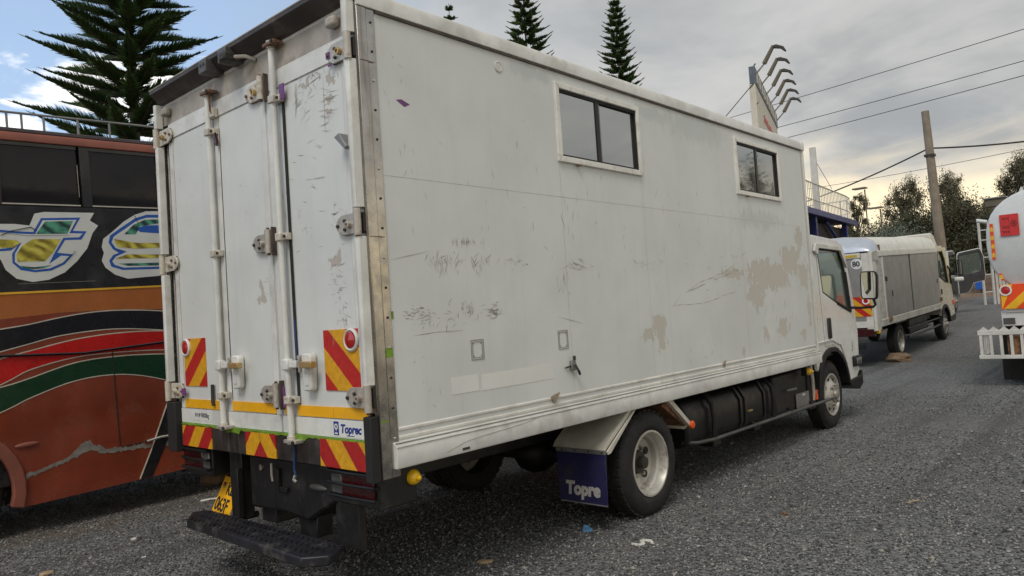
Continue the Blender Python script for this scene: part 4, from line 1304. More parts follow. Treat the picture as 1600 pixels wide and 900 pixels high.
bus = thing('bus', 'brown bus with black, red and green stripes parked left of the truck', 'bus', (-.37, 3.21, 0), (0, -0.037, R(2)))
BX0, BX1 = -3.2, 7.6
wc, wz, wrad = -.64, .44, .565
ar = [(wc + wrad * math.cos(a), wz + wrad * math.sin(a)) for a in np.linspace(R(199), R(-19), 18)]
ar2 = [(5.2 + wrad * math.cos(a), wz - .1 + wrad * math.sin(a)) for a in np.linspace(R(190), R(-10), 14)]
low = [(BX0, .255)] + ar + ar2 + [(BX1, .255), (BX1, 2.07), (BX0, 2.07)]
MB().prism(low, 'y', 0, .05).build('lower_side', 'bus_brown', bus)
B(BX0, BX1, -.002, .05, 2.0715, 2.83).build('lettering_panel', 'bus_black', bus)
MB().sheet([(BX0, 1.90), (-.5, 1.84), (.3, 1.88), (.8, 1.875), (1.2, 1.85), (BX1, 1.7), (BX1, 2.066), (BX0, 2.066)], 'y', -.0012).build('upper_band', 'bus_copper', bus)
B(BX0, BX1, -.006, -.0022, 2.066, 2.084).build('yellow_line', 'bus_yellow_line', bus)
B(BX0, BX1, .06, 2.35, .45, 3.40).build('body_core', 'bus_black', bus)
B(BX0 + .05, BX1 - .05, .35, 2.05, .25, .45).build('chassis', 'black_metal', bus)
# roof edge
MB().prism([(-.01, 3.395), (-.015, 3.44), (.0, 3.475), (.3, 3.475), (.3, 3.395)], 'x', BX0, BX1).build('gutter', 'bus_roof_red', bus, bev=.008)
MB().prism([(.01, 3.477), (.015, 3.515), (.25, 3.56), (2.1, 3.56), (2.35, 3.5), (2.35, 3.41), (.3, 3.41), (.3, 3.477)], 'x', BX0, BX1).build('roof', 'bus_roof_dark', bus, bev=.01)
# windows with pillars
edges = [-3.1, -2.38, -1.66, -.9, -.12, .60, 1.32, 2.04, 2.76, 3.5, 4.3, 5.1, 5.9, 6.7, 7.5]
for a, b in zip(edges, edges[1:]):
    wn = B(a + .055, b - .055, .012, .022, 2.86, 3.36).build('window', 'bus_glass', bus)
    B(a + .0545, b - .0545, -.002, .03, 2.835, 2.86).build('frame', 'bus_black', wn)
    B(a + .0545, b - .0545, -.002, .03, 3.36, 3.39).build('frame', 'bus_black', wn)
    B(a + .05, b - .05, -.006, -.003, 2.842, 2.852).build('worn_seal', 'bus_line', wn)
    B(a - .03, a + .054, -.004, .035, 2.832, 3.393).build('pillar', 'curtain' if abs(a + .12) < .01 else 'bus_black', bus, bev=.004)
    B(b - .058, b - .0545, -.0055, -.0045, 3.0 + .1 * math.sin(a * 7), 3.22).build('worn_seal', 'bus_line', wn)
# flowing stripes with cream outlines
from_pts = lambda t_, b_: t_ + b_[::-1]
BUS = {
't_white':[(-0.294,2.65),(-0.195,2.657),(-0.128,2.668),(0.008,2.67),(0.122,2.658),(0.168,2.764),(0.245,2.781),(0.658,2.784),(0.615,2.712),(0.684,2.666),(0.63,2.595),(0.575,2.456),(0.482,2.341),(0.373,2.24),(0.24,2.179),(0.113,2.164),(-0.008,2.197),(-0.083,2.275),(-0.114,2.364),(-0.205,2.372),(-0.303,2.358)],
't_blue':[(-0.295,2.604),(-0.197,2.599),(-0.096,2.619),(0.024,2.606),(0.147,2.602),(0.215,2.725),(0.537,2.738),(0.464,2.615),(0.581,2.612),(0.529,2.535),(0.394,2.531),(0.323,2.417),(0.452,2.401),(0.376,2.313),(0.262,2.258),(0.134,2.248),(0.029,2.271),(-0.029,2.333),(-0.027,2.412),(0.019,2.481),(-0.034,2.441),(-0.136,2.433),(-0.202,2.453),(-0.3,2.463)],
't_inner':[(-0.296,2.584),(-0.198,2.579),(-0.097,2.599),(0.023,2.586),(0.159,2.581),(0.227,2.705),(0.503,2.716),(0.434,2.593),(0.545,2.59),(0.512,2.556),(0.381,2.551),(0.295,2.407),(0.249,2.316),(0.35,2.39),(0.416,2.385),(0.361,2.327),(0.253,2.279),(0.135,2.268),(0.038,2.291),(-0.012,2.342),(-0.006,2.411),(0.052,2.511),(-0.033,2.465),(-0.136,2.452),(-0.202,2.472),(-0.299,2.483)],
't_green':[(0.245,2.695),(0.472,2.705),(0.415,2.587),(0.168,2.585)],
't_gold':[(0.136,2.539),(0.362,2.539),(0.296,2.428),(0.219,2.343),(0.011,2.342),(0.002,2.401),(0.054,2.481)],
't_goldblob':[(-0.187,2.519),(-0.099,2.537),(0.012,2.531),(0.041,2.505),(-0.016,2.465),(-0.135,2.464)],
't_crescent':[(0.022,2.307),(0.136,2.292),(0.273,2.309),(0.208,2.282),(0.117,2.275),(0.047,2.287)],
'g_white':[(1.631,2.816),(1.239,2.817),(1.137,2.814),(1.025,2.777),(0.914,2.707),(0.815,2.618),(0.719,2.541),(0.7,2.466),(0.714,2.412),(0.69,2.337),(0.718,2.272),(0.797,2.204),(0.911,2.161),(1.209,2.178),(1.599,2.2)],
'g_blue':[(1.63,2.792),(1.238,2.782),(1.136,2.78),(1.024,2.743),(0.89,2.652),(0.782,2.574),(0.763,2.509),(0.797,2.444),(0.848,2.41),(0.795,2.389),(0.755,2.336),(0.77,2.281),(0.872,2.246),(1.212,2.246),(1.602,2.259)],
'g_inner':[(1.628,2.757),(1.236,2.752),(1.134,2.75),(1.033,2.716),(0.911,2.63),(0.813,2.563),(0.79,2.509),(0.823,2.454),(0.923,2.42),(0.819,2.374),(0.782,2.331),(0.801,2.296),(0.884,2.267),(1.213,2.269),(1.603,2.282)],
'g_gold1':[(1.615,2.507),(1.224,2.503),(1.013,2.504),(0.812,2.542),(0.84,2.465),(1.01,2.446),(1.222,2.455),(1.613,2.46)],
'g_gold2':[(1.609,2.389),(1.219,2.389),(0.922,2.394),(0.804,2.352),(1.006,2.353),(1.217,2.353),(1.607,2.346)],
'g_green':[(1.627,2.733),(1.235,2.736),(1.111,2.729),(0.999,2.676),(0.909,2.586),(1.017,2.586),(1.064,2.665),(1.233,2.695),(1.625,2.707)],
'g_green2':[(1.605,2.306),(1.215,2.308),(0.833,2.308),(0.917,2.284),(1.213,2.28),(1.603,2.282)],
'g_blueoval':[(1.624,2.673),(1.233,2.679),(1.108,2.673),(1.019,2.642),(1.061,2.609),(1.229,2.599),(1.62,2.602)],
'blk_t':[(-0.493,1.747),(-0.225,1.764),(-0.132,1.772),(0.062,1.793),(0.266,1.827),(0.534,1.858),(0.819,1.861),(1.196,1.827),(1.576,1.76)],
'blk_b':[(-0.499,1.54),(-0.231,1.581),(-0.138,1.598),(0.056,1.637),(0.26,1.678),(0.528,1.699),(0.811,1.697),(1.187,1.65),(1.567,1.576)],
'red_t':[(-0.503,1.436),(-0.234,1.506),(-0.092,1.538),(0.054,1.565),(0.416,1.628),(0.809,1.649),(1.199,1.63),(1.567,1.582)],
'red_b':[(-0.509,1.23),(-0.241,1.298),(-0.099,1.353),(0.048,1.416),(0.41,1.478),(0.802,1.479),(1.191,1.454),(1.558,1.4)],
'gr_t':[(-0.51,1.179),(-0.242,1.272),(-0.101,1.299),(0.045,1.333),(0.408,1.42),(0.8,1.431),(1.201,1.402),(1.555,1.354)],
'gr_b':[(-0.517,0.974),(-0.248,1.07),(-0.107,1.12),(0.04,1.178),(0.402,1.27),(0.793,1.269),(1.189,1.158),(1.536,0.978)],
'wins':[(-0.149,3.335),(-0.064,3.315),(0.069,3.356),(0.541,3.372),(0.652,3.364),(1.193,3.362),(-0.095,2.85),(0.548,2.862),(0.648,2.848),(1.193,2.835)],
'roof':[(-0.167,3.508),(1.181,3.516)],
'roofred':[(-0.17,3.432),(1.185,3.465)],
'yellow':[(-0.215,2.082),(1.188,2.063)],
'bottom':[(-0.071,0.252),(0.829,0.257)],
'blackpanel':[(-0.189,2.835),(-0.214,2.099)],
'seam':[(0.726,1.458),(0.705,0.584)],
'arch':[(-0.253,0.922),(-0.201,0.831),(-0.15,0.702),(-0.105,0.487),(-0.071,0.262),(-0.174,0.275),(-0.202,0.538),(-0.26,0.711)],
'diag':[(1.199,1.106),(0.963,0.559),(0.824,0.27),(0.967,0.265),(1.21,0.789)],
'light':[(-0.127,0.805),(0.048,0.735)],
'scrape':[(-0.032,0.524),(0.166,0.559),(0.376,0.625),(0.485,0.66),(0.508,0.568),(0.374,0.569),(0.703,0.542),(1.312,0.504)],
'rail':[(-0.162,3.667),(1.189,3.685)],
'rp':[(0.046,3.684),(0.181,3.679),(0.336,3.665),(0.609,3.67),(0.886,3.667)],
'groove':[(-0.232,1.56),(0.465,1.495),(1.194,1.529)],
}


def extend(pts):
    za, zb_ = pts[0][1], pts[-1][1]
    return [(BX0 + .05, za + .22), (-2.2, za + .10), (-1.2, za - .02)] + pts + [(2.6, zb_ - .12), (4.4, zb_ - .10), (BX1 - .05, zb_ + .1)]


for k_ in ('t_white', 't_blue', 't_inner'):
    BUS[k_] = [(q[0] if q[0] > -.28 else -.72, q[1]) for q in BUS[k_]]


def densify(pts):
    out = []
    for i in range(len(pts) - 1):
        p0, p1, p2, p3 = (Vector(pts[max(i - 1, 0)]), Vector(pts[i]), Vector(pts[i + 1]), Vector(pts[min(i + 2, len(pts) - 1)]))
        for k in range(4):
            t_ = k / 4
            q = 0.5 * ((2 * p1) + (-p0 + p2) * t_ + (2 * p0 - 5 * p1 + 4 * p2 - p3) * t_ * t_ + (-p0 + 3 * p1 - 3 * p2 + p3) * t_ ** 3)
            out.append((q.x, q.y))
    return out + [tuple(pts[-1])]


def strip(tp, bt, y):
    mb = MB()
    n = len(tp)
    mb.add([(q[0], y, q[1]) for q in tp] + [(q[0], y, q[1]) for q in bt], [(i, i + 1, n + i + 1, n + i) for i in range(n - 1)])
    return mb


def at_x(pts, x):
    for a, b in zip(pts, pts[1:]):
        if a[0] <= x <= b[0]:
            return a[1] + (b[1] - a[1]) * (x - a[0]) / max(b[0] - a[0], 1e-6)
    return pts[-1][1]


for tkey, bkey, m_ in (('blk_t', 'blk_b', 'bus_navy'), ('red_t', 'red_b', 'bus_red'), ('gr_t', 'gr_b', 'bus_green')):
    tp, bt = densify(extend(BUS[tkey])), densify(extend(BUS[bkey]))
    X = [BX0 + .06 + i * .04 for i in range(266)]
    TP = [(x, at_x(tp, x)) for x in X]
    BT = [(x, at_x(bt, x)) for x in X]
    st_ = strip(TP, BT, -.0024).build('stripe', m_, bus)
    strip([(x, z + .011) for x, z in TP], [(x, z + .001) for x, z in TP], -.0024).build('stripe_edge', 'bus_line', st_)
    strip([(x, z - .001) for x, z in BT], [(x, z - .010) for x, z in BT], -.0024).build('stripe_edge', 'bus_line', st_)
# airbrushed lettering as layered cut film
Z_ = -.0035
for key, m_, y in (('t_white', 'sticker_white', 0), ('t_blue', 'sticker_blue', 1), ('t_inner', 'sticker_white', 2), ('t_green', 'green_print', 3), ('t_gold', 'gold_print', 3), ('t_goldblob', 'gold_print', 3), ('t_crescent', 'green_print', 3),
                   ('g_white', 'sticker_white', 0), ('g_blue', 'sticker_blue', 1), ('g_inner', 'sticker_white', 2), ('g_blueoval', 'sticker_blue', 3), ('g_gold1', 'gold_print', 3), ('g_gold2', 'gold_print', 3), ('g_green', 'green_print', 3), ('g_green2', 'green_print', 3)):
    MB().sheet(BUS[key], 'y', Z_ - y * .001).build('letter', m_, bus)
for (pts, w) in (([(.165, 2.62), (.13, 2.645), (-.02, 2.61), (-.1, 2.57)], .006), ([(1.02, 2.77), (1.05, 2.69), (1.02, 2.64)], .004), ([(.40, 2.35), (.47, 2.43)], .003), ([(-.13, 2.6), (.1, 2.57), (.43, 2.575)], .002)):
    MB().tube([(a, Z_ - .004, b) for a, b in pts], w * .6, 4).build('film_crack', 'bus_black', bus)
# panel joints, rub bar, black slash, grey filler, side light, arch flare, wheel
B(.712, .720, -.0042, -.001, .60, 1.50).build('panel_joint', 'ink_black', bus)
B(.72, 1.9, -.0042, -.001, .592, .599).build('panel_joint', 'ink_black', bus)
B(2.2, 2.207, -.0042, -.001, .30, 1.40).build('panel_joint', 'ink_black', bus)
for x in np.arange(-.02, 1.4, .085):
    MB().lathe([(.006, 0), (.005, -.003), (0, -.004)], (x, -.0005, .30 + .004 * math.sin(x * 9)), 'y', 7).build('rivet', 'bus_roof_red', bus)
for x in np.arange(-.15, 1.4, .11):
    MB().lathe([(.005, 0), (.004, -.003), (0, -.004)], (x, -.0022, 2.815), 'y', 7).build('rivet', 'bus_black', bus)
B(-.0, .62, -.0040, -.0024, 2.150, 2.154).build('panel_joint', 'filler_grey', bus)
B(.668, .674, -.0040, -.0024, 2.10, 2.60).build('panel_joint', 'ink_black', bus)
MB().tube([(-3.1, -.012, 1.60), (-.23, -.014, 1.555), (.465, -.014, 1.50), (1.2, -.014, 1.525), (3, -.012, 1.52)], .011, 6).build('rub_bar', 'bus_navy', bus)
MB().sheet([(1.26, 1.10), (.99, .50), (.868, .258), (.985, .258), (1.25, .74), (1.36, .95)], 'y', -.0042).build('black_slash', 'bus_black', bus)
MB().tube([(1.262, -.004, 1.10), (.992, -.004, .505), (.868, -.004, .26)], .006, 4).build('slash_edge', 'bus_line', bus)
rp_ = random.Random(5)
ft, fb = [], []
x = -.06
while x < 1.36:
    zc_ = at_x([(-.1, .50), (.1, .545), (.33, .60), (.45, .64), (.55, .60), (.7, .575), (1.4, .52)], x)
    wd = .008 + .05 * math.exp(-((x - .43) / .09) ** 2) + rp_.choice((0, .004, .02, .03, .008))
    ft.append((x, zc_ + wd)); fb.append((x, zc_ - .012 - rp_.choice((0, .003, .018, .008))))
    x += rp_.choice((.012, .02, .035))
strip(ft, fb, -.0036).build('filler_patch', 'filler_grey', bus)
MB().ball((-.035, -.008, .775), .092, .014, .022, 16).build('side_light', 'bus_roof_red', bus)
fo = [(wc + (wrad + .012) * math.cos(a), wz + (wrad + .012) * math.sin(a)) for a in np.linspace(R(199), R(-19), 20)]
fi = [(wc + (wrad - .085) * math.cos(a), wz + (wrad - .085) * math.sin(a)) for a in np.linspace(R(199), R(-19), 20)]
MB().prism(fo + fi[::-1], 'y', -.03, .04).build('arch_flare', 'bus_roof_red', bus, bev=.01)
for (x, z, r_) in ((wc, .465, .455), (5.2, .27, .455)):
    wheel(bus, x, .06, z, r_, .27, -1, 'dished', 'hub_steel')
    wheel(bus, x, 2.29, z, r_, .27, 1, 'dished', 'hub_steel')
MB().tube([(.95, -.03, .60), (1.08, -.03, .615), (1.2, -.03, .61)], .012, 6).build('grab_handle', 'alu', bus)
# luggage rail on the roof
rk = MB().tube([(BX0, .10, 3.675), (-.16, .10, 3.668), (1.19, .10, 3.685), (BX1, .10, 3.66)], .011, 8).build('roof_rail', 'grey_plate', bus)
for x in (-2.4, -1.8, -1.1, -.5, .046, .16, .336, .62, .9, 1.6, 2.3, 3.0, 3.8, 4.6, 5.4, 6.2, 7.0):
    MB().tube([(x, .10, 3.52), (x, .10, 3.675)], .010, 6).build('rail_post', 'grey_plate', rk)
MB().tube([(BX0, 2.2, 3.675), (BX1, 2.2, 3.66)], .011, 8).build('roof_rail', 'grey_plate', bus)

# ================================================================== SECOND TRUCK (cream delivery truck)
simple('cream_paint', (0.62, 0.58, 0.46), 0.32, var=0.06, coat=0.2, dirt=(0.35, 0.28, 0.18), dirt_amt=0.4)
simple('cream_white', (0.66, 0.64, 0.57), 0.4, var=0.07, dirt=(0.36, 0.27, 0.17), dirt_amt=0.45, dirt_scale=2.5)
simple('grey_shutter', (0.30, 0.29, 0.275), 0.45, 0.25, var=0.1, vs=1.5, dirt=(0.22, 0.19, 0.16), dirt_amt=0.4, streak=True)
simple('worn_white', (0.52, 0.50, 0.44), 0.6, var=0.2, vs=6, dirt=(0.24, 0.20, 0.16), dirt_amt=0.7, dirt_scale=9, fine=0.6)
simple('sky_tinted_alu', (0.56, 0.60, 0.66), 0.42, 0.6, var=0.06)  # blue tint puts the sky's reflection on the dome into the colour
simple('yellow_trim', (0.55, 0.38, 0.03), 0.5)
t2 = thing('delivery_truck', 'cream delivery truck with grey sliding side panels ahead of the white truck', 'truck', (14.15, .5, -.005), (0, -.037, 0))
TW = 2.05


def t2box(name, *a, mat='cream_white', bev=.0, parent=None):
    return B(*a).build(name, mat, parent or t2, bev=bev)


t2box('body_core', .12, 5.70, .04, TW - .04, .92, 2.40, mat='cab_inside')
# roof: rounded, dropping at the tail
secs = []
for x, s_ in ((0.0, .10), (.08, .42), (.22, .70), (.42, .90), (.66, 1.0)):
    secs.append([(x, y, 2.47 + h * s_) for y, h in ((0, 0), (.02, .10), (.10, .22), (.28, .31), (.7, .355), (1.35, .355), (1.77, .31), (1.95, .22), (2.03, .10), (TW, 0))])
MB().loft(secs, True).build('tail_dome', 'sky_tinted_alu', t2, ang=60)
secs = [[(x, y, 2.472 + h) for y, h in ((0, 0), (.02, .10), (.10, .23), (.28, .32), (.7, .365), (1.35, .365), (1.77, .32), (1.95, .23), (2.03, .10), (TW, 0))] for x in (.664, 5.72)]
MB().loft(secs, True).build('roof', 'cream_white', t2, ang=60)
t2box('dome_seam', .63, .70, -.004, .10, 2.44, 2.60, mat='rust')
t2box('top_rail', .45, 5.74, -.025, .04, 2.345, 2.468, bev=.01)
t2box('bottom_sill', .30, 5.74, -.025, .04, .86, 1.01, mat='worn_white', bev=.01)
t2box('corner_post', .0, .26, -.02, .05, .80, 2.468, bev=.01)
t2box('corner_bracket', .0, .44, -.03, -.021, 2.26, 2.46, mat='worn_white', bev=.003)
t2box('worn_panel', .28, .72, -.006, .04, 1.012, 2.343, mat='worn_white')
t2box('post', .725, .80, -.016, .04, 1.012, 2.343, bev=.006)
p1 = t2box('sliding_panel', .81, 2.90, -.008, .03, 1.015, 2.340, mat='grey_shutter', bev=.004)
B(.86, .93, -.04, -.009, 1.80, 1.90).build('latch', 'bolt_dark', p1, bev=.006)
B(1.28, 1.33, -.02, -.009, 1.45, 1.58).build('handle', 'bolt_dark', p1, bev=.004)
t2box('panel_gap', 2.905, 3.02, .005, .035, 1.015, 2.340, mat='ink_black')
p2 = t2box('sliding_panel', 3.03, 5.68, -.016, .03, 1.015, 2.340, mat='grey_shutter', bev=.004)
B(5.42, 5.47, -.028, -.017, 1.55, 1.65).build('handle', 'bolt_dark', p2, bev=.004)
for x in (3.4, 3.9, 4.4, 4.9, 5.3):
    B(x, x + .28, -.03, -.0255, .96, .985).build('sill_slot', 'scratch_light', t2)
t2box('hinge_tab', .82, .98, -.05, -.0265, .93, 1.03, mat='rust', bev=.01)
t2box('hinge_tab', 5.6, 5.72, -.05, -.0265, 1.05, 1.16, mat='rust', bev=.01)
# rear face
t2box('corner_post', -.004, .11, .051, .19, .80, 2.44, mat='cream_white')
rf = t2box('rear_panel', -.002, .11, .195, TW - .05, .90, 2.44, mat='grey_shutter')
t2box('rear_strip', -.012, -.0045, .05, TW - .05, .88, 1.01, mat='cream_white')
t2box('rear_header', -.02, -.0045, .20, TW - .1, 2.345, 2.45, mat='cream_white', bev=.006)
tx = t2box('yellow_board', -.026, -.0205, .26, .85, 2.37, 2.42, mat='yellow_trim')
MB().lathe([(.115, 0), (.115, -.004), (0, -.004)], (-.0045, .285, 2.225), 'x', 28).build('speed_disc', 'logo_white', t2)
text_part('speed_text', '80', .15, 'ink_black', t2, 'rear', (-.0095, .372, 2.175), offset=.005)
B(-.0025, .0025, -.19, .19, -.10, .10).build('warning_plate', 'chevron_right', t2, loc=(-.0075, .255, 1.43))
B(-.0025, .0025, -.19, .19, -.085, .085).build('warning_plate', 'chevron_right', t2, loc=(-.0075, .255, 1.20))
MB().lathe([(.075, 0), (.075, -.008), (.045, -.008), (.045, 0)], (-.0105, .17, 1.44), 'x', 24, close=True).build('reflector_ring', 'logo_white', t2)
MB().lathe([(.044, 0), (.044, -.01), (0, -.012)], (-.0105, .17, 1.44), 'x', 20).build('reflector', 'red_lens', t2)
t2box('tail_lamp', -.01, .10, .06, .44, .69, .85, mat='dark_red_lens', bev=.01)
t2box('tail_lamp', -.01, .10, 1.6, 2.0, .69, .85, mat='dark_red_lens', bev=.01)
t2box('marker_lamp', .05, .13, -.03, .05, .74, .82, mat='amber_lens', bev=.015)
t2box('rear_handle', -.05, -.0045, .50, .53, 1.9, 2.1, mat='black_plastic', bev=.01)
t2box('rear_bumper', .05, .2, .3, TW - .3, .42, .54, mat='black_metal', bev=.01)
for y in (.62, 1.4):
    t2box('frame_rail', .1, 6.2, y - .04, y + .04, .62, .85, mat='black_metal')
t2box('fuel_tank', 2.9, 4.7, .12, .55, .45, .82, mat='black_plastic', bev=.04)
MB().tube([(2.6, .08, .42), (4.9, .06, .42), (5.65, .06, .44)], .03, 8).build('guard_pipe', 'black_metal', t2)
MB().tube([(2.6, .08, .62), (5.65, .06, .62)], .02, 8).build('guard_pipe', 'black_metal', t2)
for y, s_ in ((.05, -1), (TW - .05, 1)):
    wheel(t2, 1.88, y, .405, .40, .22, s_, 'dished', 'hub_steel')
    wheel(t2, 6.24, y, .402, .40, .22, s_, 'bulged', 'hub_steel')
B(1.45, 2.35, .02, .5, .82, .86).build('mudguard', 'black_plastic', t2)
# cab of the cream truck
c2b = bpy.data.objects.new('cab', None)
col.objects.link(c2b)
c2b.parent = t2
ar = [(6.24 + .5 * math.cos(a), .42 + .5 * math.sin(a)) for a in np.linspace(R(170), R(8), 12)]
pr2 = [(5.78, .52)] + ar + [(7.30, .44), (7.40, .60), (7.39, 1.10), (7.22, 1.45), (6.98, 1.95), (6.72, 2.40), (6.50, 2.52), (5.82, 2.52)]
W3 = [(5.96, 2.36), (6.40, 2.36), (6.62, 2.15), (6.86, 1.50), (6.55, 1.53), (5.90, 1.70)]
ring_wall(pr2, W3, .03, .08).build('cab_side', 'cream_paint', c2b, bev=.015, seg=3)
ring_wall(pr2, W3, TW - .08, TW - .03).build('cab_side', 'cream_paint', c2b, bev=.015, seg=3)
skin([(5.80, .6), (5.80, 2.45), (5.84, 2.52), (6.50, 2.52), (6.70, 2.42)], .04, .08, TW - .08).build('cab_roof', 'cream_paint', c2b)
skin([(7.20, 1.50), (7.39, 1.10), (7.40, .60), (7.30, .45)], .04, .08, TW - .08).build('cab_front', 'cream_paint', c2b)
MB().prism([(6.71, 2.40), (6.98, 1.94), (7.21, 1.48), (7.20, 1.475), (6.97, 1.935), (6.70, 2.395)], 'y', .09, TW - .09).build('windscreen', 'far_glass', c2b)
MB().prism(inset(W3, -.012), 'y', .05, .055).build('window', 'far_glass', c2b)
MB().prism(inset(W3, -.012), 'y', TW - .055, TW - .05).build('window', 'far_glass', c2b)
ws = MB()
for i in range(len(W3)):
    a, b = W3[i], W3[(i + 1) % len(W3)]
    ws.tube([(a[0], .038, a[1]), (b[0], .038, b[1])], .03 if i in (1, 2) else .018, 6)
ws.build('window_seal', 'black_rubber', c2b)
MB().tube([(6.42, .03, 2.40), (6.66, .03, 2.15), (6.90, .03, 1.50)], .03, 6).build('pillar_trim', 'yellow_trim', c2b)
B(5.9, 7.2, .12, TW - .12, .9, 1.4).build('cab_interior', 'cab_inside', c2b, bev=.05)
for y in (.5, 1.45):
    B(5.95, 6.1, y - .24, y + .24, 1.4, 2.1).build('seat_back', 'seat_grey', c2b, bev=.04)
MB().prism([(5.86, 2.525), (6.52, 2.525), (6.70, 2.43), (6.30, 2.80), (6.05, 2.88), (5.86, 2.88)], 'y', .14, TW - .14).build('wind_deflector', 'cream_white', c2b, bev=.04)
B(5.98, 6.03, .0, .028, 1.22, 1.36).build('door_handle', 'bolt_dark', c2b, bev=.008)
fo = [(6.24 + .52 * math.cos(a), .42 + .52 * math.sin(a)) for a in np.linspace(R(168), R(8), 14)]
fi = [(6.24 + .44 * math.cos(a), .42 + .44 * math.sin(a)) for a in np.linspace(R(168), R(8), 14)]
MB().prism(fo + fi[::-1], 'y', .0, .3).build('wheel_arch', 'black_plastic', c2b)
B(7.18, 7.36, .0, .03, .88, 1.0).build('indicator', 'orange_lens', c2b, bev=.01)
MB().prism([(6.80, .42), (7.34, .42), (7.46, .50), (7.46, .78), (7.415, .80), (7.41, .60), (6.86, .56)], 'y', .02, TW - .02).build('bumper', 'black_plastic', c2b, bev=.01)
mm = B(7.06, 7.14, -.32, -.12, 1.66, 2.10).build('mirror', 'black_plastic', c2b, bev=.02)
B(7.050, 7.0595, -.305, -.135, 1.69, 2.07).build('glass', 'mirror', mm)
mm2 = B(7.02, 7.16, -.32, -.10, 1.50, 1.62).build('mirror', 'logo_white', c2b, bev=.04)
MB().tube([(7.10, -.13, 1.72), (7.12, .0, 1.70), (7.05, .06, 1.68)], .016, 6).build('mirror_arm', 'black_plastic', c2b)
MB().tube([(6.95, .02, 1.95), (7.06, .0, 1.85), (7.16, .01, 1.45)], .022, 6).build('quarter_pillar', 'black_rubber', c2b)

# ================================================================== THIRD TRUCK (only its open door shows)
simple('door_trim', (0.042, 0.040, 0.044), 0.6, var=0.2)
simple('door_edge', (0.55, 0.55, 0.53), 0.4)
t3 = thing('parked_truck', 'truck hidden behind the cream truck, dark trimmed cab door standing open', 'truck', (23.4, 1.75, g(26) - .02), (0, -.05, 0))
B(0, 3.9, .02, 2.0, .95, 2.35).build('cargo_box', 'cream_white', t3, bev=.02)
pr3 = [(4.1, .5), (4.1, 2.2), (4.9, 2.22), (5.15, 2.1), (5.45, 1.3), (5.5, .9), (5.48, .45)]
MB().prism(pr3, 'y', 1.95, 2.0).build('cab_side', 'cab_white', t3)
skin([(4.1, .5), (4.1, 2.2), (4.9, 2.22), (5.15, 2.1)], .04, .0, 1.95).build('cab_roof', 'cab_white', t3)
skin([(5.45, 1.3), (5.5, .9), (5.48, .45)], .04, .0, 1.95).build('cab_front', 'cab_white', t3)
B(4.2, 5.3, .05, 1.9, .6, 1.2).build('cab_interior', 'cab_inside', t3)
for y, s_ in ((.03, -1), (1.97, 1)):
    for x in (.9, 4.75):
        wheel(t3, x, y, .40, .40, .22, s_, 'plain', 'hub_steel')
dr3 = bpy.data.objects.new('open_door', None)
col.objects.link(dr3)
dr3.parent = t3
dr3.location = (5.22, -.02, 0)
dr3.rotation_euler = (0, 0, R(-52))
d_out = [(0, .62), (.30, .64), (.42, .78), (.52, .98), (.92, 1.04), (.95, 1.2), (.94, 1.9), (.86, 2.16), (.80, 2.19), (.10, 2.10), (.04, 2.02), (0, 1.2)]
d_win = [(.10, 1.30), (.55, 1.32), (.84, 1.40), (.86, 1.6), (.82, 2.05), (.78, 2.09), (.14, 2.01), (.09, 1.95)]
ring_wall(d_out, d_win, -.03, .03).build('door_skin', 'door_trim', dr3, bev=.01)
de = MB()
for i in range(len(d_out)):
    a, b = d_out[i], d_out[(i + 1) % len(d_out)]
    de.tube([(a[0], .0, a[1]), (b[0], .0, b[1])], .026, 6)
de.build('door_edge', 'door_edge', dr3)
MB().prism(inset(d_win, -.01), 'y', -.004, .004).build('window', 'cab_glass', dr3)
B(.1, .8, .031, .06, 1.1, 1.2).build('arm_rest', 'black_plastic', dr3, bev=.01)

# ================================================================== TANKER
simple('tanker_white', (0.64, 0.65, 0.63), 0.3, var=0.04, coat=0.2, dirt=(0.42, 0.39, 0.34), dirt_amt=0.3)
simple('picket_white', (0.62, 0.61, 0.57), 0.5, dirt=(0.3, 0.24, 0.19), dirt_amt=0.4, dirt_scale=8)
simple('placard_red', (0.58, 0.03, 0.03), 0.5, var=0.06)
simple('placard_ink', (0.16, 0.012, 0.014), 0.5)
simple('hivis_red', (0.80, 0.07, 0.01), 0.4)
simple('hivis_yellow', (0.86, 0.46, 0.02), 0.4)
tk = thing('tanker_truck', 'white tanker truck with red placard and picket bumper at the right edge', 'truck', (11.5, -3.16, 0))
secs = []
for x, k in ((0.0, .965), (.02, .99), (.06, 1.0), (6.5, 1.0), (6.6, .95)):
    sec = []
    for i in range(40):
        a = 2 * math.pi * i / 40
        c_, s_ = math.cos(a), math.sin(a)
        e = 2 / 2.7
        sec.append((x, 1.20 * k * math.copysign(abs(c_) ** e, c_), 2.24 + .86 * k * math.copysign(abs(s_) ** e, s_)))
    secs.append(sec)
MB().loft(secs).build('tank', 'tanker_white', tk, ang=50)
B(.0, 6.4, -1.0, 1.0, 1.15, 1.40).build('tank_cradle', 'tanker_white', tk)
B(-.10, -.015, -.9, .48, 1.58, 2.10).build('valve_cabinet', 'picket_white', tk, bev=.012)
B(-.104, -.1005, -.86, .44, 1.62, 2.06).build('cabinet_door', 'cream_white', tk, bev=.002)
B(-.12, -.1045, .40, .46, 1.60, 1.66).build('cabinet_latch', 'bolt_dark', tk, bev=.004)
pc = B(-.024, -.018, .735, .985, 2.345, 2.68).build('hazard_placard', 'placard_red', tk)
pk = MB()
for (a, b, c, d) in ((.86, .863, 2.36, 2.67), (.86, .98, 2.50, 2.504), (.86, .98, 2.42, 2.423)):
    pk.box(-.0262, -.0245, a, b, c, d)
for z in (2.46, 2.60, 2.39):
    for j in range(3):
        pk.box(-.0262, -.0245, .945 - j * .03 - .018, .945 - j * .03, z, z + .028)
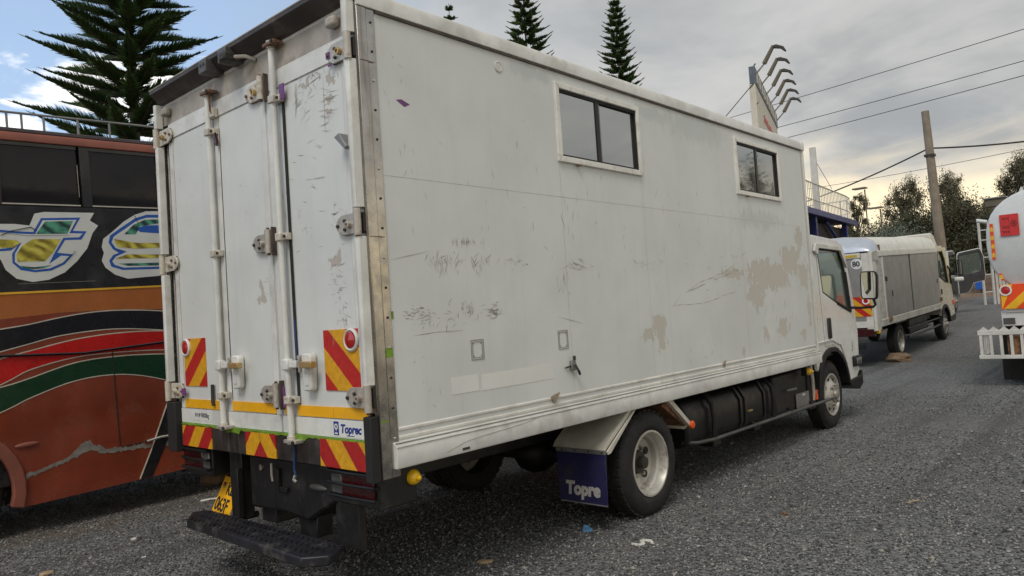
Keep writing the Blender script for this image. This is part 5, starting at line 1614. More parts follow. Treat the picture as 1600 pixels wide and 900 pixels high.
for a in range(8):
    an = a * math.pi / 4
    pk.box(-.0262, -.0245, .80 + .035 * math.cos(an) - .009, .80 + .035 * math.cos(an) + .009, 2.53 + .045 * math.sin(an) - .011, 2.53 + .045 * math.sin(an) + .011)
pk.box(-.0262, -.0245, .785, .815, 2.51, 2.55)
pk.build('placard_print', 'placard_ink', pc)
tp_ = B(-.012, -.006, 1.080, 1.125, 1.99, 2.56).build('reflective_strip', 'hivis_red', tk)
for k in range(4):
    z = 2.03 + k * .135
    MB().prism([(1.0805, z), (1.1245, z), (1.1245, z + .05), (1.102, z + .075), (1.0805, z + .05)], 'x', -.015, -.0125).build('chevron', 'hivis_yellow', tp_)
tq = MB().prism([(1.06, 1.765), (1.02, 1.765), (.985, 1.645), (1.025, 1.645)], 'x', -.03, -.02).build('reflective_strip', 'hivis_red', tk)
MB().prism([(1.052, 1.74), (1.012, 1.74), (.995, 1.675), (1.033, 1.675)], 'x', -.034, -.0305).build('chevron', 'hivis_yellow', tq)
MB().prism([(.56, 2.985), (.35, 3.06), (.35, 2.99), (.54, 2.94)], 'x', .02, .05).build('top_light', 'orange_lens', tk, bev=.004)
MB().tube([(.02, 1.16, 2.60), (.02, 1.30, 2.64)], .03, 10).build('vent_pipe', 'tanker_white', tk)
MB().tube([(.05, .72, 2.92), (.05, .66, 3.08)], .02, 8).build('tank_fitting', 'tanker_white', tk)
B(-.03, .0, -1.05, 1.06, 1.20, 1.585).build('rear_board', 'hivis_red', tk)
for k in range(-2, 4):
    y = k * .42 + .25
    lo_, hi_ = 1.203, 1.582
    poly = [(y + .36, lo_), (y + .20, lo_), (y - .20, hi_), (y - .04, hi_)]
    poly = [(max(-1.04, min(1.05, q[0])), q[1]) for q in poly]
    if max(q[0] for q in poly) - min(q[0] for q in poly) > .1:
        MB().prism(poly, 'x', -.033, -.0305).build('board_stripe', 'hivis_yellow', tk)
MB().lathe([(.085, 0), (.085, -.012), (.062, -.012), (.062, 0)], (-.034, .985, 1.495), 'x', 24, close=True).build('reflector_ring', 'logo_white', tk)
MB().lathe([(.061, 0), (.061, -.014), (0, -.018)], (-.034, .985, 1.495), 'x', 20).build('reflector', 'red_lens', tk)
B(.02, .5, .72, 1.08, .93, 1.17).build('lamp_box', 'tanker_white', tk, bev=.01)
B(.0, .45, .15, .715, .92, 1.18).build('hose_box', 'tanker_white', tk, bev=.01)
B(.01, .019, .90, 1.06, .96, 1.06).build('lamp_lens', 'clear_lens', tk, bev=.01)
for x in (1.6, 3.2, 4.8):
    MB().tube([(x, 1.208 * math.copysign(abs(math.cos(a)) ** (2 / 2.7), math.cos(a)), 2.24 + .868 * math.copysign(abs(math.sin(a)) ** (2 / 2.7), math.sin(a))) for a in np.linspace(0, 2 * math.pi, 41)], .012, 5).build('weld_band', 'tanker_white', tk)
MB().tube([(-.03, .62, 1.62), (-.05, .60, 1.9), (-.045, .56, 2.08)], .012, 6).build('cable', 'bolt_dark', tk)
MB().tube([(.1, 1.1, .9), (.02, 1.0, .82), (.0, .7, .80), (.05, .4, .84)], .02, 8).build('hose', 'black_rubber', tk)
B(.1, 6.0, -.42, -.34, .8, 1.14).build('frame_rail', 'black_metal', tk)
B(.1, 6.0, .34, .42, .8, 1.14).build('frame_rail', 'black_metal', tk)
# picket underrun bumper
pb = bpy.data.objects.new('picket_bumper', None)
col.objects.link(pb)
pb.parent = tk
B(-.26, -.22, -1.3, 1.38, .81, .885).build('top_bar', 'picket_white', pb, bev=.006)
B(-.26, -.22, -1.3, 1.38, .44, .50).build('bottom_bar', 'picket_white', pb, bev=.006)
y = 1.36
while y > -1.3:
    B(-.258, -.222, y - .04, y, .501, .809).build('picket', 'picket_white', pb)
    y -= .135
y = 1.36
while y > -1.2:
    MB().prism([(y, .886), (y - .065, .945), (y - .13, .886)], 'x', -.25, -.235).build('picket_tip', 'picket_white', pb)
    y -= .135
for (x0, x1) in ((-.22, .40),):
    B(x0, x1, 1.33, 1.37, .81, .86).build('side_bar', 'picket_white', pb)
    B(x0, x1, 1.33, 1.37, .44, .49).build('side_bar', 'picket_white', pb)
for x in (-.1, .05, .2, .35):
    B(x, x + .03, 1.335, 1.365, .491, .809).build('picket', 'picket_white', pb)
B(-.2, .1, -1.2, 1.0, .50, .78).build('bumper_core', 'rust', pb)
for x in (1.0, 2.4, 5.6):
    wheel(tk, x, 1.20 if False else 1.16, .50, .50, .26, 1, 'plain', 'hub_steel')
    wheel(tk, x, -1.16, .50, .50, .26, -1, 'plain', 'hub_steel')
B(.28, .30, .50, 1.16, .06, .9).build('mud_flap', 'black_rubber', tk)
B(.28, .30, -1.16, -.50, .06, .9).build('mud_flap', 'black_rubber', tk)
B(6.7, 8.6, -1.2, 1.2, .6, 2.9).build('cab', 'tanker_white', tk, bev=.12)

# ================================================================== BILLBOARD
simple('board_face', (0.60, 0.56, 0.47), 0.55, var=0.06, dirt=(0.4, 0.36, 0.3), dirt_amt=0.3)
simple('board_header', (0.10, 0.12, 0.16), 0.5, var=0.2)
simple('board_red', (0.45, 0.06, 0.06), 0.5)
simple('lamp_khaki', (0.13, 0.11, 0.075), 0.6)
simple('pole_steel', (0.25, 0.25, 0.25), 0.5, 0.4)
A0, A1 = Vector((17.0, 3.87, 0)), Vector((22.8, 5.63, 0))
bl = (A1 - A0).length
bb = thing('billboard', 'tall roadside billboard with six lamp arms rising behind the white truck', 'billboard', A0, (0, 0, math.atan2(A1.y - A0.y, A1.x - A0.x)))
B(0, bl, .0, .16, 3.9, 7.44).build('panel', 'board_face', bb, bev=.01)
hd = B(0, bl, -.02, .14, 7.445, 7.92).build('header', 'board_header', bb)
for k in range(9):
    B(.25 + k * .62, .25 + k * .62 + .34, -.03, -.0205, 7.53, 7.84).build('letter', 'board_face', hd)
for k, (x0, x1, z0, z1, m_) in enumerate(((1.6, 5.6, 6.75, 6.98, 'board_red'), (1.3, 5.2, 5.9, 6.5, 'board_header'), (1.6, 5.4, 5.2, 5.6, 'board_header'))):
    x = x0
    while x < x1 - .2:
        w_ = rp_.uniform(.22, .42)
        MB().prism([(x, z0), (x + w_, z0), (x + w_ - .04, z1), (x + .05, z1 - rp_.uniform(0, .08))], 'y', -.012, -.001).build('letter', m_, bb)
        x += w_ + .10
for x in (1.0, bl - 1.0):
    MB().tube([(x, .08, -.3), (x, .08, 3.898)], .13, 12).build('pole', 'pole_steel', bb)
for k in range(6):
    x = .08 + k * (bl - .2) / 5
    la = MB().tube([(x, -.02, 7.70), (x + .04, -.28, 7.98)], .022, 6).build('lamp_arm', 'pole_steel', bb)
    MB().tube([(x + .03, -.26, 7.96), (x + .06, -.52, 8.40)], .062, 8, .05).build('lamp_body', 'lamp_khaki', la)
    MB().prism([(-.52, 8.40), (-.60, 8.41), (-.78, 8.32), (-.84, 8.20), (-.80, 8.20), (-.70, 8.30), (-.52, 8.345)], 'x', x + .0, x + .12).build('lamp_hood', 'bolt_dark', la)
for z in (7.95, 7.44, 6.9):
    MB().tube([(-.06, -.05, z), (.06, .0, z)], .02, 6).build('clip', 'pole_steel', bb)

# ================================================================== BLUE DECK WITH WHITE RAILING
simple('deck_blue', (0.018, 0.030, 0.17), 0.45, var=0.2)
simple('deck_dark', (0.035, 0.030, 0.026), 0.8, var=0.3)
simple('deck_plank', (0.16, 0.14, 0.12), 0.8, var=0.25)
simple('rail_white', (0.60, 0.58, 0.53), 0.45, var=0.1)
dk = thing('raised_deck', 'blue steel deck with white railing rising beyond the truck cab', 'deck', (25.0, 5.55, g(25)), (0, 0, math.atan2(.70, 7.4)))
dz = 4.84 - g(25)
B(-4, 7.5, -.08, .08, dz - .22, dz).build('edge_beam', 'deck_blue', dk)
B(-4, 7.5, .08, 4.0, dz - .10, dz - .02).build('deck_floor', 'deck_plank', dk)
for x in (-3.2, 1.2, 6.2):
    for y in (0, 3.6):
        B(x - .11, x + .11, y + .085, y + .285, -.4, dz - .225).build('column', 'deck_blue', dk)
MB().tube([(3.0, .18, dz - .3), (5.9, .18, dz - 1.35)], .07, 6).build('brace', 'deck_blue', dk)
for y in (.2,):
    B(-4, 7.4, y - .05, y + .05, dz - .215, dz - .105).build('joist', 'deck_dark', dk)
B(-4, 6.6, .34, 4.2, -.4, dz - .36).build('store_wall', 'deck_dark', dk)
B(.2, .9, .32, .339, dz - 1.3, dz - .8).build('store_window', 'grey_plate', dk)
cabn = B(4.6, 5.3, -.72, -.15, -.5, dz - .95).build('cabinet', 'rail_white', dk)
for k in range(5):
    B(4.64 + k * .13, 4.68 + k * .13, -.735, -.721, .2, dz - 1.0).build('rib', 'rail_white', cabn)
rl = MB().tube([(-4, 0, dz + .98), (6.0, 0, dz + .98), (6.9, .05, dz + .96), (7.4, .3, dz + .95), (7.5, 1.0, dz + .95), (7.5, 3.6, dz + .95)], .028, 6).build('rail', 'rail_white', dk)
MB().tube([(-4, 0, dz + .35), (6.0, 0, dz + .35), (6.9, .05, dz + .34), (7.4, .3, dz + .33), (7.5, 1.0, dz + .33), (7.5, 3.6, dz + .33)], .02, 6).build('rail', 'rail_white', dk)
x = -3.9
while x < 6.9:
    MB().tube([(x, 0, dz), (x, 0, dz + .98)], .017, 5).build('baluster', 'rail_white', dk)
    x += .24
for k in range(13):
    y = .3 + k * .26
    MB().tube([(7.45, y, dz), (7.45, y, dz + .95)], .017, 5).build('baluster', 'rail_white', dk)
MB().tube([(6.2, .05, dz + .3), (7.3, .2, dz + .9)], .02, 5).build('baluster', 'rail_white', dk)
wt = MB().lathe([(0, 0), (.55, 0), (.6, .1), (.6, .75), (.5, .92), (.2, .98), (0, 1.0)], (25.6, 6.9, 4.84), 'z', 24).build('water_tank', 'rail_white')
tag(wt, 'rounded white tank standing on the blue deck behind the railing', 'tank')
wp = MB().prism([(-.13, 0), (.13, 0), (.11, 2.55), (-.11, 2.55)], 'x', -.06, .06).build('signal_post', 'rail_white', loc=(26.95, 5.95, 4.83), bev=.01)
tag(wp, 'flat white post standing on the deck behind the railing', 'post')

# ================================================================== POLES AND WIRES
simple('concrete_pole', (0.26, 0.215, 0.165), 0.85, var=0.15, vs=3, dirt=(0.17, 0.14, 0.11), dirt_amt=0.5, streak=True)
simple('wire', (0.030, 0.030, 0.032), 0.6)
up = thing('utility_pole', 'leaning grey brown utility pole above the cream truck', 'pole', (35.05, 3.45, g(35) - .1))
MB().tube([(0, 0, 0), (-.28, .06, 4.3), (-.52, .12, 8.65)], .235, 14, .155).build('shaft', 'concrete_pole', up)
B(-.62, -.22, -.10, .30, 6.62, 6.72).build('collar', 'bolt_dark', up)


def sag(a, b, s, n=14):
    a, b = Vector(a), Vector(b)
    return [a.lerp(b, i / n) - Vector((0, 0, 4 * s * (i / n) * (1 - i / n))) for i in range(n + 1)]


wires = [('highest of the three thin power lines at the upper right', (25.14, -6.85, 9.72), (31.6, 17.0, 10.3), .10, .013),
         ('middle of the three thin power lines at the upper right', (24.98, -6.6, 8.65), (32.2, 16.8, 9.45), .10, .013),
         ('lowest of the three thin power lines at the upper right', (24.77, -6.36, 8.17), (32.7, 15.9, 8.98), .10, .013)]
for lab, a, b, s_, r_ in wires:
    tag(MB().tube(sag(a, b, s_), r_, 5).build('power_line', 'wire'), lab, 'wire', 'overhead lines')
tag(MB().tube(sag((34.71, 3.50, 7.84), (36.4, -1.9, 7.62), .12) , .036, 6).build('power_line', 'wire'), 'thick twisted cable running right from the utility pole', 'wire', 'overhead lines')
tag(MB().tube(sag((34.71, 3.62, 7.84), (40.6, 12.2, 6.9), .16), .034, 6).build('power_line', 'wire'), 'thick twisted cable dropping left from the utility pole', 'wire', 'overhead lines')
tag(MB().tube(sag((34.5, -1.3, 7.16), (41.2, 11.3, 7.86), .10), .012, 5).build('power_line', 'wire'), 'thin line passing just below the thick twisted cable', 'wire', 'overhead lines')
tag(MB().tube([(16.97, 3.9, 7.45), (16.5, 5.6, 5.75)], .012, 5).build('guy_wire', 'wire'), 'thin guy wire running down from the billboard edge', 'wire')
tag(MB().tube([(26.95, 5.9, 6.9), (27.9, 5.66, 5.80)], .010, 5).build('guy_wire', 'wire'), 'thin guy wire from the flat white post to the railing', 'wire')

# street lamps over the deck and a flood light behind the tanker
for (x, y, z, lab) in ((39.65, 8.5, 7.18, 'small street lamp head sticking up behind the deck railing'), (38.9, 7.6, 5.95, 'lower street lamp head at the end of the deck railing')):
    t_ = thing('street_lamp', lab, 'lamp', (x + .5, y - .55, g(40)), group='street lamps beyond the deck')
    zz = z - g(40)
    MB().tube([(0, 0, 0), (0, 0, zz)], .035, 8).build('post', 'lamp_khaki', t_)
    MB().prism([(-.55, zz), (.02, zz + .03), (.02, zz + .10), (-.5, zz + .09)], 'y', -.16, .5).build('lamp_head', 'lamp_khaki', t_, bev=.02)
fx = thing('flood_light', 'boxy flood light on a white post behind the tanker', 'lamp', (33.05, 1.05, g(33)))
MB().tube([(0, 0, 0), (0, 0, 3.9)], .06, 8).build('post', 'rail_white', fx)
B(-.2, .2, -.33, .33, 3.90, 4.22).build('lamp_box', 'lamp_khaki', fx, bev=.03)
B(-.26, .26, -.39, .39, 4.222, 4.27).build('lamp_lid', 'grey_plate', fx)

# white gate leaves and pipe posts behind the tanker
simple('gate_white', (0.56, 0.55, 0.51), 0.5, var=0.08)
gt = thing('white_gate', 'white corrugated gate with twin pipe posts left of the tanker', 'gate', (32.6, 1.62, g(32.6)), (0, 0, R(-80)))
for x in (0, .33):
    MB().tube([(x, 0, -.1), (x, 0, 3.35)], .05, 8).build('pipe_post', 'gate_white', gt)
for z in (.5, 1.2, 1.9, 2.6, 3.0):
    MB().tube([(0, 0, z), (.33, 0, z)], .025, 6).build('rung', 'gate_white', gt)
for k in range(16):
    B(.42 + k * .11, .42 + k * .11 + .08, -.03 + .02 * (k % 2), .02 * (k % 2), -.05, 1.95).build('slat', 'gate_white', gt)
B(.40, 2.2, .025, .06, 1.35, 1.45).build('gate_bar', 'gate_white', gt)
# kerb, verge and low wall at the far edge of the yard
simple('kerb_stone', (0.30, 0.22, 0.16), 0.85, var=0.15, vs=2)
simple('brick_brown', (0.20, 0.13, 0.09), 0.85, var=0.2, vs=3)
simple('verge', (0.16, 0.145, 0.12), 0.9, var=0.2, vs=0.8)
kb = MB()
for k in range(24):
    B(38.0, 38.35, -8 + k, -8 + k + .985, g(38.2) - .1, g(38.2) + .16).build('kerb', 'kerb_stone', kind='structure')
road = MB().add([(38.4, -60, g(38.4) + .006), (46, -60, g(46) + .006), (46, 60, g(46) + .006), (38.4, 60, g(38.4) + .006)], [(0, 1, 2, 3)]).build('road', 'verge', kind='structure')
wl = thing('low_wall', 'low brown wall with pale posts beyond the open truck door', 'wall', (46.5, 0, g(46.5)))
B(0, .2, -8, 20, -.2, 1.1).build('wall_face', 'brick_brown', wl)
for k in range(14):
    B(-.05, .25, -7.9 + k * 2, -7.6 + k * 2, -.2, 1.3).build('post', 'kerb_stone', wl, bev=.02)
    for j in range(3):
        B(-.012, -.001, -7.55 + k * 2, -5.95 + k * 2, .2 + j * .3, .23 + j * .3).build('course_joint', 'verge', wl)
sg = B(-.06, .0, -.22, .22, .35, 1.0).build('blue_notice', 'sticker_blue', loc=(46.2, 4.05, g(46) - .1))
tag(sg, 'small blue notice board on the low wall beyond the open door', 'sign')

# ================================================================== TREES
def leaf_mat(name, a, b, c):
    m, t, bs, co = base_mat(name)
    rnd = t.n('ShaderNodeNewGeometry').outputs['Random Per Island']
    x = t.mix(rnd, a, b)
    x = t.mix(t.ramp(t.noise(co, 0.7, 3), 0.4, 0.65, 0, 0.7), x, c)
    t.put(bs.inputs['Base Color'], x)
    bs.inputs['Roughness'].default_value = 0.55
    bs.inputs['Specular IOR Level'].default_value = 0.3


leaf_mat('pine_leaf', (0.022, 0.045, 0.014), (0.075, 0.135, 0.030), (0.032, 0.060, 0.022))
leaf_mat('far_leaf', (0.075, 0.071, 0.042), (0.16, 0.148, 0.082), (0.10, 0.088, 0.054))
leaf_mat('grey_leaf', (0.10, 0.12, 0.09), (0.17, 0.19, 0.14), (0.12, 0.14, 0.10))
leaf_mat('bush_leaf', (0.045, 0.046, 0.025), (0.11, 0.105, 0.05), (0.065, 0.058, 0.034))
simple('bark', (0.075, 0.055, 0.042), 0.9, var=0.3, vs=6, bump=0.5, bs_=30)
simple('bark_grey', (0.10, 0.085, 0.07), 0.9, var=0.3, vs=6)


def spikes(o, d, L_, w):
    """three-sided tapering spikes; arrays of origins, unit directions, lengths, widths"""
    n = len(o)
    up_ = np.tile(np.array([0, 0, 1.0]), (n, 1))
    a = np.cross(d, up_)
    nr = np.linalg.norm(a, axis=1, keepdims=True)
    a = np.where(nr > 1e-4, a / np.maximum(nr, 1e-4), np.array([1.0, 0, 0]))
    b = np.cross(d, a)
    vs_ = []
    mid = o + d * (L_ * .45)[:, None]
    for k in range(3):
        an = 2 * np.pi * k / 3
        vs_.append(o + (a * np.cos(an) + b * np.sin(an)) * (w * .6)[:, None])
    for k in range(3):
        an = 2 * np.pi * k / 3 + .3
        vs_.append(mid + (a * np.cos(an) + b * np.sin(an)) * w[:, None])
    vs_.append(o + d * L_[:, None])
    V = np.stack(vs_, 1)
    f = np.array([(0, 1, 4), (0, 4, 3), (1, 2, 5), (1, 5, 4), (2, 0, 3), (2, 3, 5), (3, 4, 6), (4, 5, 6), (5, 3, 6)])
    Fc = (f[None] + (np.arange(n) * 7)[:, None, None]).reshape(-1, 3)
    return V.reshape(-1, 3), Fc


def norfolk(name, label, loc, height, z0, spread, tier_gap, nbr, rise, per, leaf, width, seed, top_pow=0.75, droop=0.0):
    r_ = np.random.default_rng(seed)
    tr = thing(name, label, 'tree', loc, group='norfolk pines')
    MB().tube([(0, 0, -.3), (.03, .02, height * .5), (0, 0, height)], height * .0125, 10, .012).build('trunk', 'bark', tr)
    VS, FS, cnt = [], [], 0
    limb = MB()
    z = z0
    k = 0
    while z < height - .15:
        f = ((height - z) / (height - z0))
        rad = spread * f ** top_pow
        nb = max(4, nbr)
        for j in range(nb):
            an = 2 * np.pi * (j + .5 * (k % 2)) / nb + r_.uniform(-.16, .16)
            L_ = rad * r_.uniform(.82, 1.1)
            zz = z + r_.uniform(-.06, .06) * tier_gap
            if L_ < .08:
                continue
            t_ = np.linspace(.02, 1, max(10, int(per * L_)))
            hz = rise * (t_ ** 1.5) * L_ - droop * np.sin(np.pi * t_) * L_
            cx_, cy_ = np.cos(an), np.sin(an)
            pos = np.stack([cx_ * t_ * L_, cy_ * t_ * L_, zz + hz], 1)
            tan = np.gradient(pos, axis=0)
            tan /= np.linalg.norm(tan, axis=1, keepdims=True)
            limb.tube([tuple(pos[i]) for i in (0, len(t_) // 3, 2 * len(t_) // 3, len(t_) - 1)], .018 * L_ + .006, 4, .005)
            side_v = np.array([-cy_, cx_, 0])
            upv = np.array([0, 0, 1.0])
            env = np.clip(np.sin(np.pi * np.clip(t_ * .86 + .17, 0, 1)), .18, 1) * np.where(t_ < .12, .5, 1)
            for q, (su, uu) in enumerate(((.75, .55), (-.75, .55), (.45, .9), (-.45, .9), (.15, 1.1), (-.15, 1.1), (.95, .2), (-.95, .2))):
                jt = r_.uniform(-.18, .18, (len(t_), 3))
                d = tan * .75 + side_v * su + upv * uu + jt
                d /= np.linalg.norm(d, axis=1, keepdims=True)
                ln = leaf * env * r_.uniform(.65, 1.15, len(t_)) * (0.6 + .4 * min(1, L_ / spread))
                v_, f_ = spikes(pos + jt * .03, d, ln, np.full(len(t_), width))
                VS.append(v_); FS.append(f_ + cnt); cnt += len(v_)
            # tip spike
            v_, f_ = spikes(pos[-1:], tan[-1:], np.array([leaf * .5]), np.array([width]))
            VS.append(v_); FS.append(f_ + cnt); cnt += len(v_)
        z += tier_gap * (0.55 + .45 * f)
        k += 1
    limb.build('limbs', 'bark', tr, kind='stuff')
    np_mesh('crown', np.concatenate(VS), np.concatenate(FS), 'pine_leaf', tr)
    return tr


norfolk('pine_tree', 'broad norfolk pine with layered branches rising behind the bus', (6.57, 18.35, 0), 17.8, 4.6, 3.3, .66, 6, .24, 36, .52, .015, 1, .72, .0)
norfolk('pine_tree', 'dark norfolk pine cut by the top edge, left of the pair above the roof', (28.1, 20.9, 0), 19.9, 9.0, 2.9, .72, 6, .22, 20, .42, .030, 2, .72, .10)
norfolk('pine_tree', 'narrow spired norfolk pine, right of the pair above the roof', (31.4, 17.25, 0), 18.7, 7.0, 2.05, .62, 6, .26, 20, .38, .030, 3, .62, .12)
norfolk('pine_tree', 'thin pine tip barely showing above the roof edge', (25.4, 23.9, 0), 18.7, 9.0, 2.1, 1.0, 4, .22, 14, .36, .030, 4, .8)


def leaves(centres, radii, n, size, seed, upright=0.0, shell=.6):
    r_ = np.random.default_rng(seed)
    centres = np.array(centres); radii = np.array(radii)
    wgt = radii[:, 0] * radii[:, 2]
    idx = r_.choice(len(centres), n, p=wgt / wgt.sum())
    d = r_.normal(size=(n, 3))
    d /= np.linalg.norm(d, axis=1, keepdims=True)
    rad = r_.uniform(0, 1, n) ** shell if shell < 1 else np.minimum(np.abs(r_.normal(0, .58, n)), r_.uniform(.85, 1.15, n))
    P_ = centres[idx] + d * radii[idx] * rad[:, None]
    a = r_.normal(size=(n, 3)) + np.array([0, 0, upright])
    a /= np.linalg.norm(a, axis=1, keepdims=True)
    b = np.cross(a, r_.normal(size=(n, 3)))
    b /= np.linalg.norm(b, axis=1, keepdims=True)
    s = size * r_.uniform(.6, 1.4, n)
    w_ = s * (.32 if upright else .5)
    V = np.stack([P_ - a * s[:, None], P_ + b * w_[:, None], P_ + a * s[:, None], P_ - b * w_[:, None]], 1).reshape(-1, 3)
    F_ = np.arange(n * 4).reshape(-1, 4)
    return V, F_


def far_tree(label, x, y, h, w, n, seed, mat='far_leaf', wisps=14, group='feathery trees beyond the yard'):
    r_ = random.Random(seed)
    t_ = thing('tree', label, 'tree', (x, y, g(x)), group=group)
    tr = MB().tube([(0, 0, -.3), (.1, .05, h * .35), (.0, .1, h * .8)], h * .018, 8, .04)
    cs, rs_ = [], []
    for k in range(int(wisps * 1.7)):
        zf = r_.uniform(.30, 1.0) ** .9
        an = r_.uniform(0, 2 * math.pi)
        rr_ = w * (1.12 - .80 * zf) * r_.uniform(.2, 1.05)
        c_ = (rr_ * math.cos(an), rr_ * math.sin(an), h * zf - .4 + r_.uniform(-.5, .5))
        tr.tube([(0, .05, h * max(.2, zf - .3)), (c_[0] * .6, c_[1] * .6, h * (zf - .1)), c_], .05, 5, .015)
        sz = w * r_.uniform(.08, .24)
        cs.append(c_); rs_.append((sz, sz, sz * r_.uniform(1.0, 2.3)))
    tr.build('trunk', 'bark_grey', t_)
    V, F_ = leaves(cs, rs_, int(n * 4.2), .08, seed, 1.6, 2)
    np_mesh('crown', V, F_, mat, t_)
    return t_


far_tree('feathery tree with two spiky tops left of the utility pole', 63.2, 11.9, 9.0, 3.4, 6500, 21, wisps=26)
far_tree('slim feathery tree standing behind the deck railing end', 61.0, 14.6, 8.2, 1.8, 2600, 22, wisps=12)
far_tree('wide feathery tree just right of the utility pole', 65.8, 9.2, 9.2, 3.9, 8500, 23, wisps=32)
far_tree('low feathery tree between the utility pole and the tanker', 67.0, 7.1, 7.3, 3.2, 5500, 24, wisps=24)
far_tree('tall leafy tree rising above the tanker at the right edge', 69.4, 4.7, 10.0, 3.6, 9000, 25, wisps=34)
far_tree('leafy tree half hidden behind the flood light', 68.0, 6.3, 6.3, 2.8, 4000, 26, wisps=18)
far_tree('dark tree behind the tanker cab, cut by the frame', 70.4, 2.4, 10.4, 3.6, 6000, 27, wisps=24)


def bush(label, x, y, w, d, h, n, seed, mat='bush_leaf'):
    r_ = random.Random(seed)
    t_ = thing('bush', label, 'bush', (x, y, g(x)), group='bushes along the far side of the road')
    cs, rs_ = [], []
    for k in range(22):
        cx_, cy_ = r_.uniform(-1, 1) * d * .8, r_.uniform(-1, 1) * w * .85
        hz = h * r_.uniform(.25, .85) * (1 - .35 * abs(cy_ / w))
        cs.append((cx_, cy_, hz)); q = r_.uniform(.6, 1.0) * h * .34
        rs_.append((q, q * 1.2, q))
    V, F_ = leaves(cs, rs_, int(n * 2.6), .10, seed, 0.5, 2)
    np_mesh('foliage', V, F_, mat, t_)
    st_ = MB()
    for k in range(6):
        a = r_.uniform(0, 6.28)
        st_.tube([(0, 0, -.2), (math.cos(a) * d * .4, math.sin(a) * w * .5, h * .6)], .06, 5, .02)
    st_.build('stems', 'bark_grey', t_)


for k, (lab, x, y, w, h, n, m_) in enumerate((
        ('dark bush mass behind the deck columns', 56, 15.2, 3.2, 5.4, 9000, 'bush_leaf'),
        ('dark bush behind the deck end, left of the grey shrub', 58, 12.4, 2.6, 6.0, 9000, 'bush_leaf'),
        ('pale grey green shrub above the cream truck roof', 53, 10.2, 2.3, 4.9, 8000, 'grey_leaf'),
        ('dark hedge bush directly behind the utility pole', 58, 9.4, 3.0, 6.2, 10000, 'bush_leaf'),
        ('dark hedge bush right of the utility pole', 58, 6.6, 2.8, 5.9, 9000, 'bush_leaf'),
        ('dark bush above the open truck door', 57, 4.3, 2.6, 5.6, 9000, 'bush_leaf'),
        ('bush behind the tanker and white gate', 57, 1.8, 3.0, 5.6, 8000, 'bush_leaf'),
        ('bush far right behind the tanker', 57, -2.2, 3.4, 5.4, 6000, 'bush_leaf'),
        ('low dark bush behind the low wall', 51, 7.4, 3.0, 3.0, 6000, 'bush_leaf'),
        ('low dark bush behind the open truck door', 51, 3.0, 3.2, 3.2, 6000, 'bush_leaf'))):
    bush(lab, x, y, w, 1.8, h * (1.12 if h > 4 else 1), int(n * 1.3), 40 + k, m_)
hill = thing('far_wood', 'x', 'wood')
bpy.data.objects.remove(hill)
cs = [(62 + random.uniform(0, 6), -30 + k * 2.0 + random.uniform(-.5, .5), 2.6 + random.uniform(-.5, 1.0)) for k in range(60)]
V, F_ = leaves(cs, [(2.4, 2.2, 2.4)] * len(cs), 26000, .26, 77, .2, .5)
fw = np_mesh('far_wood', V, F_, 'bush_leaf')
tag(fw, 'dark unbroken belt of scrub behind the bushes', 'wood', kind='stuff')

# a tree across the road to the right, seen mirrored in the box windows
for k, (x, y, h, lab) in enumerate(((41.5, -16.6, 8.4, 'leafy tree across the road mirrored in the further box window'), (46.5, -20.5, 7.4, 'smaller leafy tree across the road mirrored beside it'))):
    far_tree(lab, x, y, h, 3.6, 4000, 60 + k, wisps=22, group='trees mirrored in the windows')

# ================================================================== ROCKS AND LITTER
simple('rock_brown', (0.20, 0.135, 0.085), 0.9, var=0.3, vs=9, bump=0.6, bs_=25)
simple('scrap_white', (0.62, 0.60, 0.55), 0.7)
simple('scrap_blue', (0.08, 0.20, 0.36), 0.5)
simple('scrap_tan', (0.36, 0.26, 0.16), 0.8, var=0.2, vs=30)


def rock(label, x, y, sx_, sy_, sz_, seed, mat='rock_brown', name='rock'):
    r_ = random.Random(seed)
    bm = bmesh.new()
    bmesh.ops.create_icosphere(bm, subdivisions=2, radius=1)
    for v in bm.verts:
        k = 1 + r_.uniform(-.16, .16)
        v.co = Vector((v.co.x * sx_ * k, v.co.y * sy_ * k, v.co.z * sz_ * k))
    me = bpy.data.meshes.new(name)
    bm.to_mesh(me); bm.free()
    me.materials.append(MAT[mat])
    o = bpy.data.objects.new(name, me)
    col.objects.link(o)
    o.location = (x, y, g(x) + sz_ * .55)
    o.rotation_euler = (0, 0, r_.uniform(0, 3))
    return tag(o, label, 'stone')


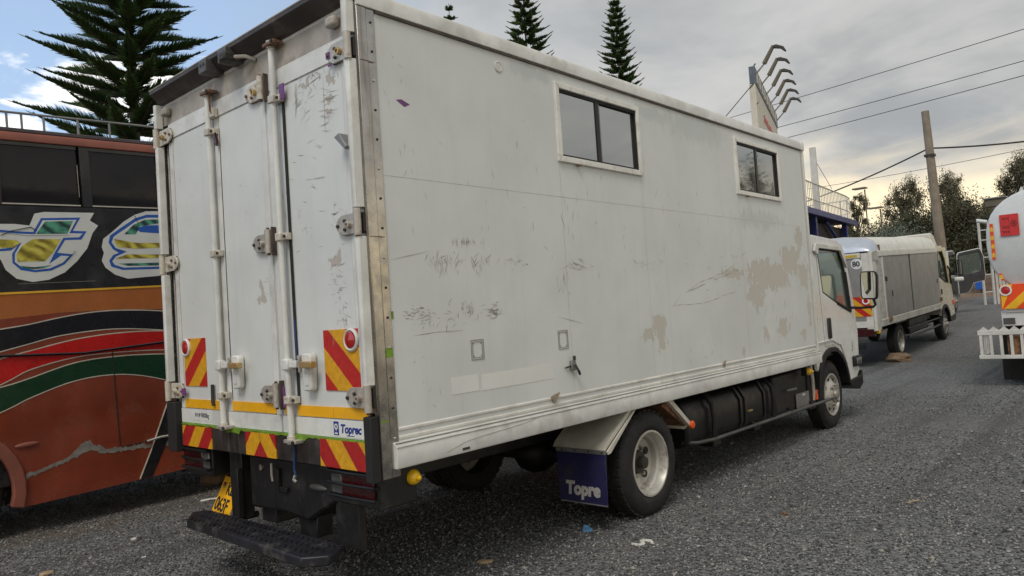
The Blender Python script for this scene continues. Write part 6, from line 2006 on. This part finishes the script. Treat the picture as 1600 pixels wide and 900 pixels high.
rock('brown rock wedged behind the rear wheel of the cream truck', 15.55, .52, .26, .30, .13, 1)
rock('larger brown rock lying under the bus behind the number plate', 1.9, 3.9, .20, .26, .13, 2)
rock('smaller brown rock left of the one behind the number plate', 1.45, 3.75, .12, .15, .08, 3)
rock('small tan stone at the lower left corner of the yard', -.70, 1.85, .035, .05, .015, 4, 'scrap_tan', 'stone')
rock('tiny pale stone lying left of the step', .02, 2.2, .016, .022, .012, 5, 'scrap_white', 'stone')
rock('flat tan stone in front of the mud flap', 1.10, -.70, .055, .035, .012, 6, 'scrap_tan', 'stone')
rock('dark red pebble on the gravel right of the rear wheel', 3.05, -1.9, .022, .025, .014, 7, 'rust', 'stone')


def scrap(label, x, y, mat, pts, w, h, name='scrap'):
    mb = MB()
    for a, b in zip(pts, pts[1:]):
        d = Vector((b[0] - a[0], b[1] - a[1], 0))
        nrm = Vector((-d.y, d.x, 0)).normalized() * w
        A_, B_ = Vector(a), Vector(b)
        mb.add([A_ - nrm, A_ + nrm, B_ + nrm, B_ - nrm, A_ - nrm * .6 + Vector((0, 0, h)), A_ + nrm * .7 + Vector((0, 0, h * .6)), B_ + nrm * .6 + Vector((0, 0, h)), B_ - nrm * .8 + Vector((0, 0, h * .7))],
               [(0, 3, 2, 1), (4, 5, 6, 7), (0, 1, 5, 4), (1, 2, 6, 5), (2, 3, 7, 6), (3, 0, 4, 7)])
    o = mb.build(name, mat, loc=(x, y, g(x) + .004))
    return tag(o, label, 'litter')


scrap('crumpled blue scrap on the gravel below the mud flap', 1.97, -.90, 'scrap_blue', [(0, 0, 0), (.03, .02, .01), (.02, .05, .02), (-.02, .03, .0), (.0, -.03, .01)], .012, .022)
scrap('curled white scrap on the gravel in front of the rear wheel', 1.94, -1.37, 'scrap_white', [(-.05, .05, 0), (-.06, .0, 0), (-.02, -.02, .004), (.01, .02, .006), (.045, .015, .004), (.06, -.03, 0), (.02, -.06, 0)], .013, .012)
scrap('pale stick of litter on the open gravel at the right', 3.78, -2.58, 'scrap_tan', [(-.05, .02, 0), (.0, .0, .002), (.06, -.03, 0)], .008, .006, 'stick')
scrap('small yellowish leaf on the gravel right of the rear wheel', 2.95, -1.95, 'scrap_tan', [(0, 0, 0), (.03, .01, 0)], .012, .004, 'leaf')
scrap('pale rag lying on the earth beside the number plate', 1.05, 2.95, 'scrap_white', [(-.1, .06, 0), (-.02, .02, .004), (.05, .0, .0), (.1, -.03, 0)], .02, .012)
scrap('tiny white scrap at the lower left corner', -.15, 1.62, 'scrap_white', [(0, 0, 0), (.03, -.01, 0)], .010, .004)
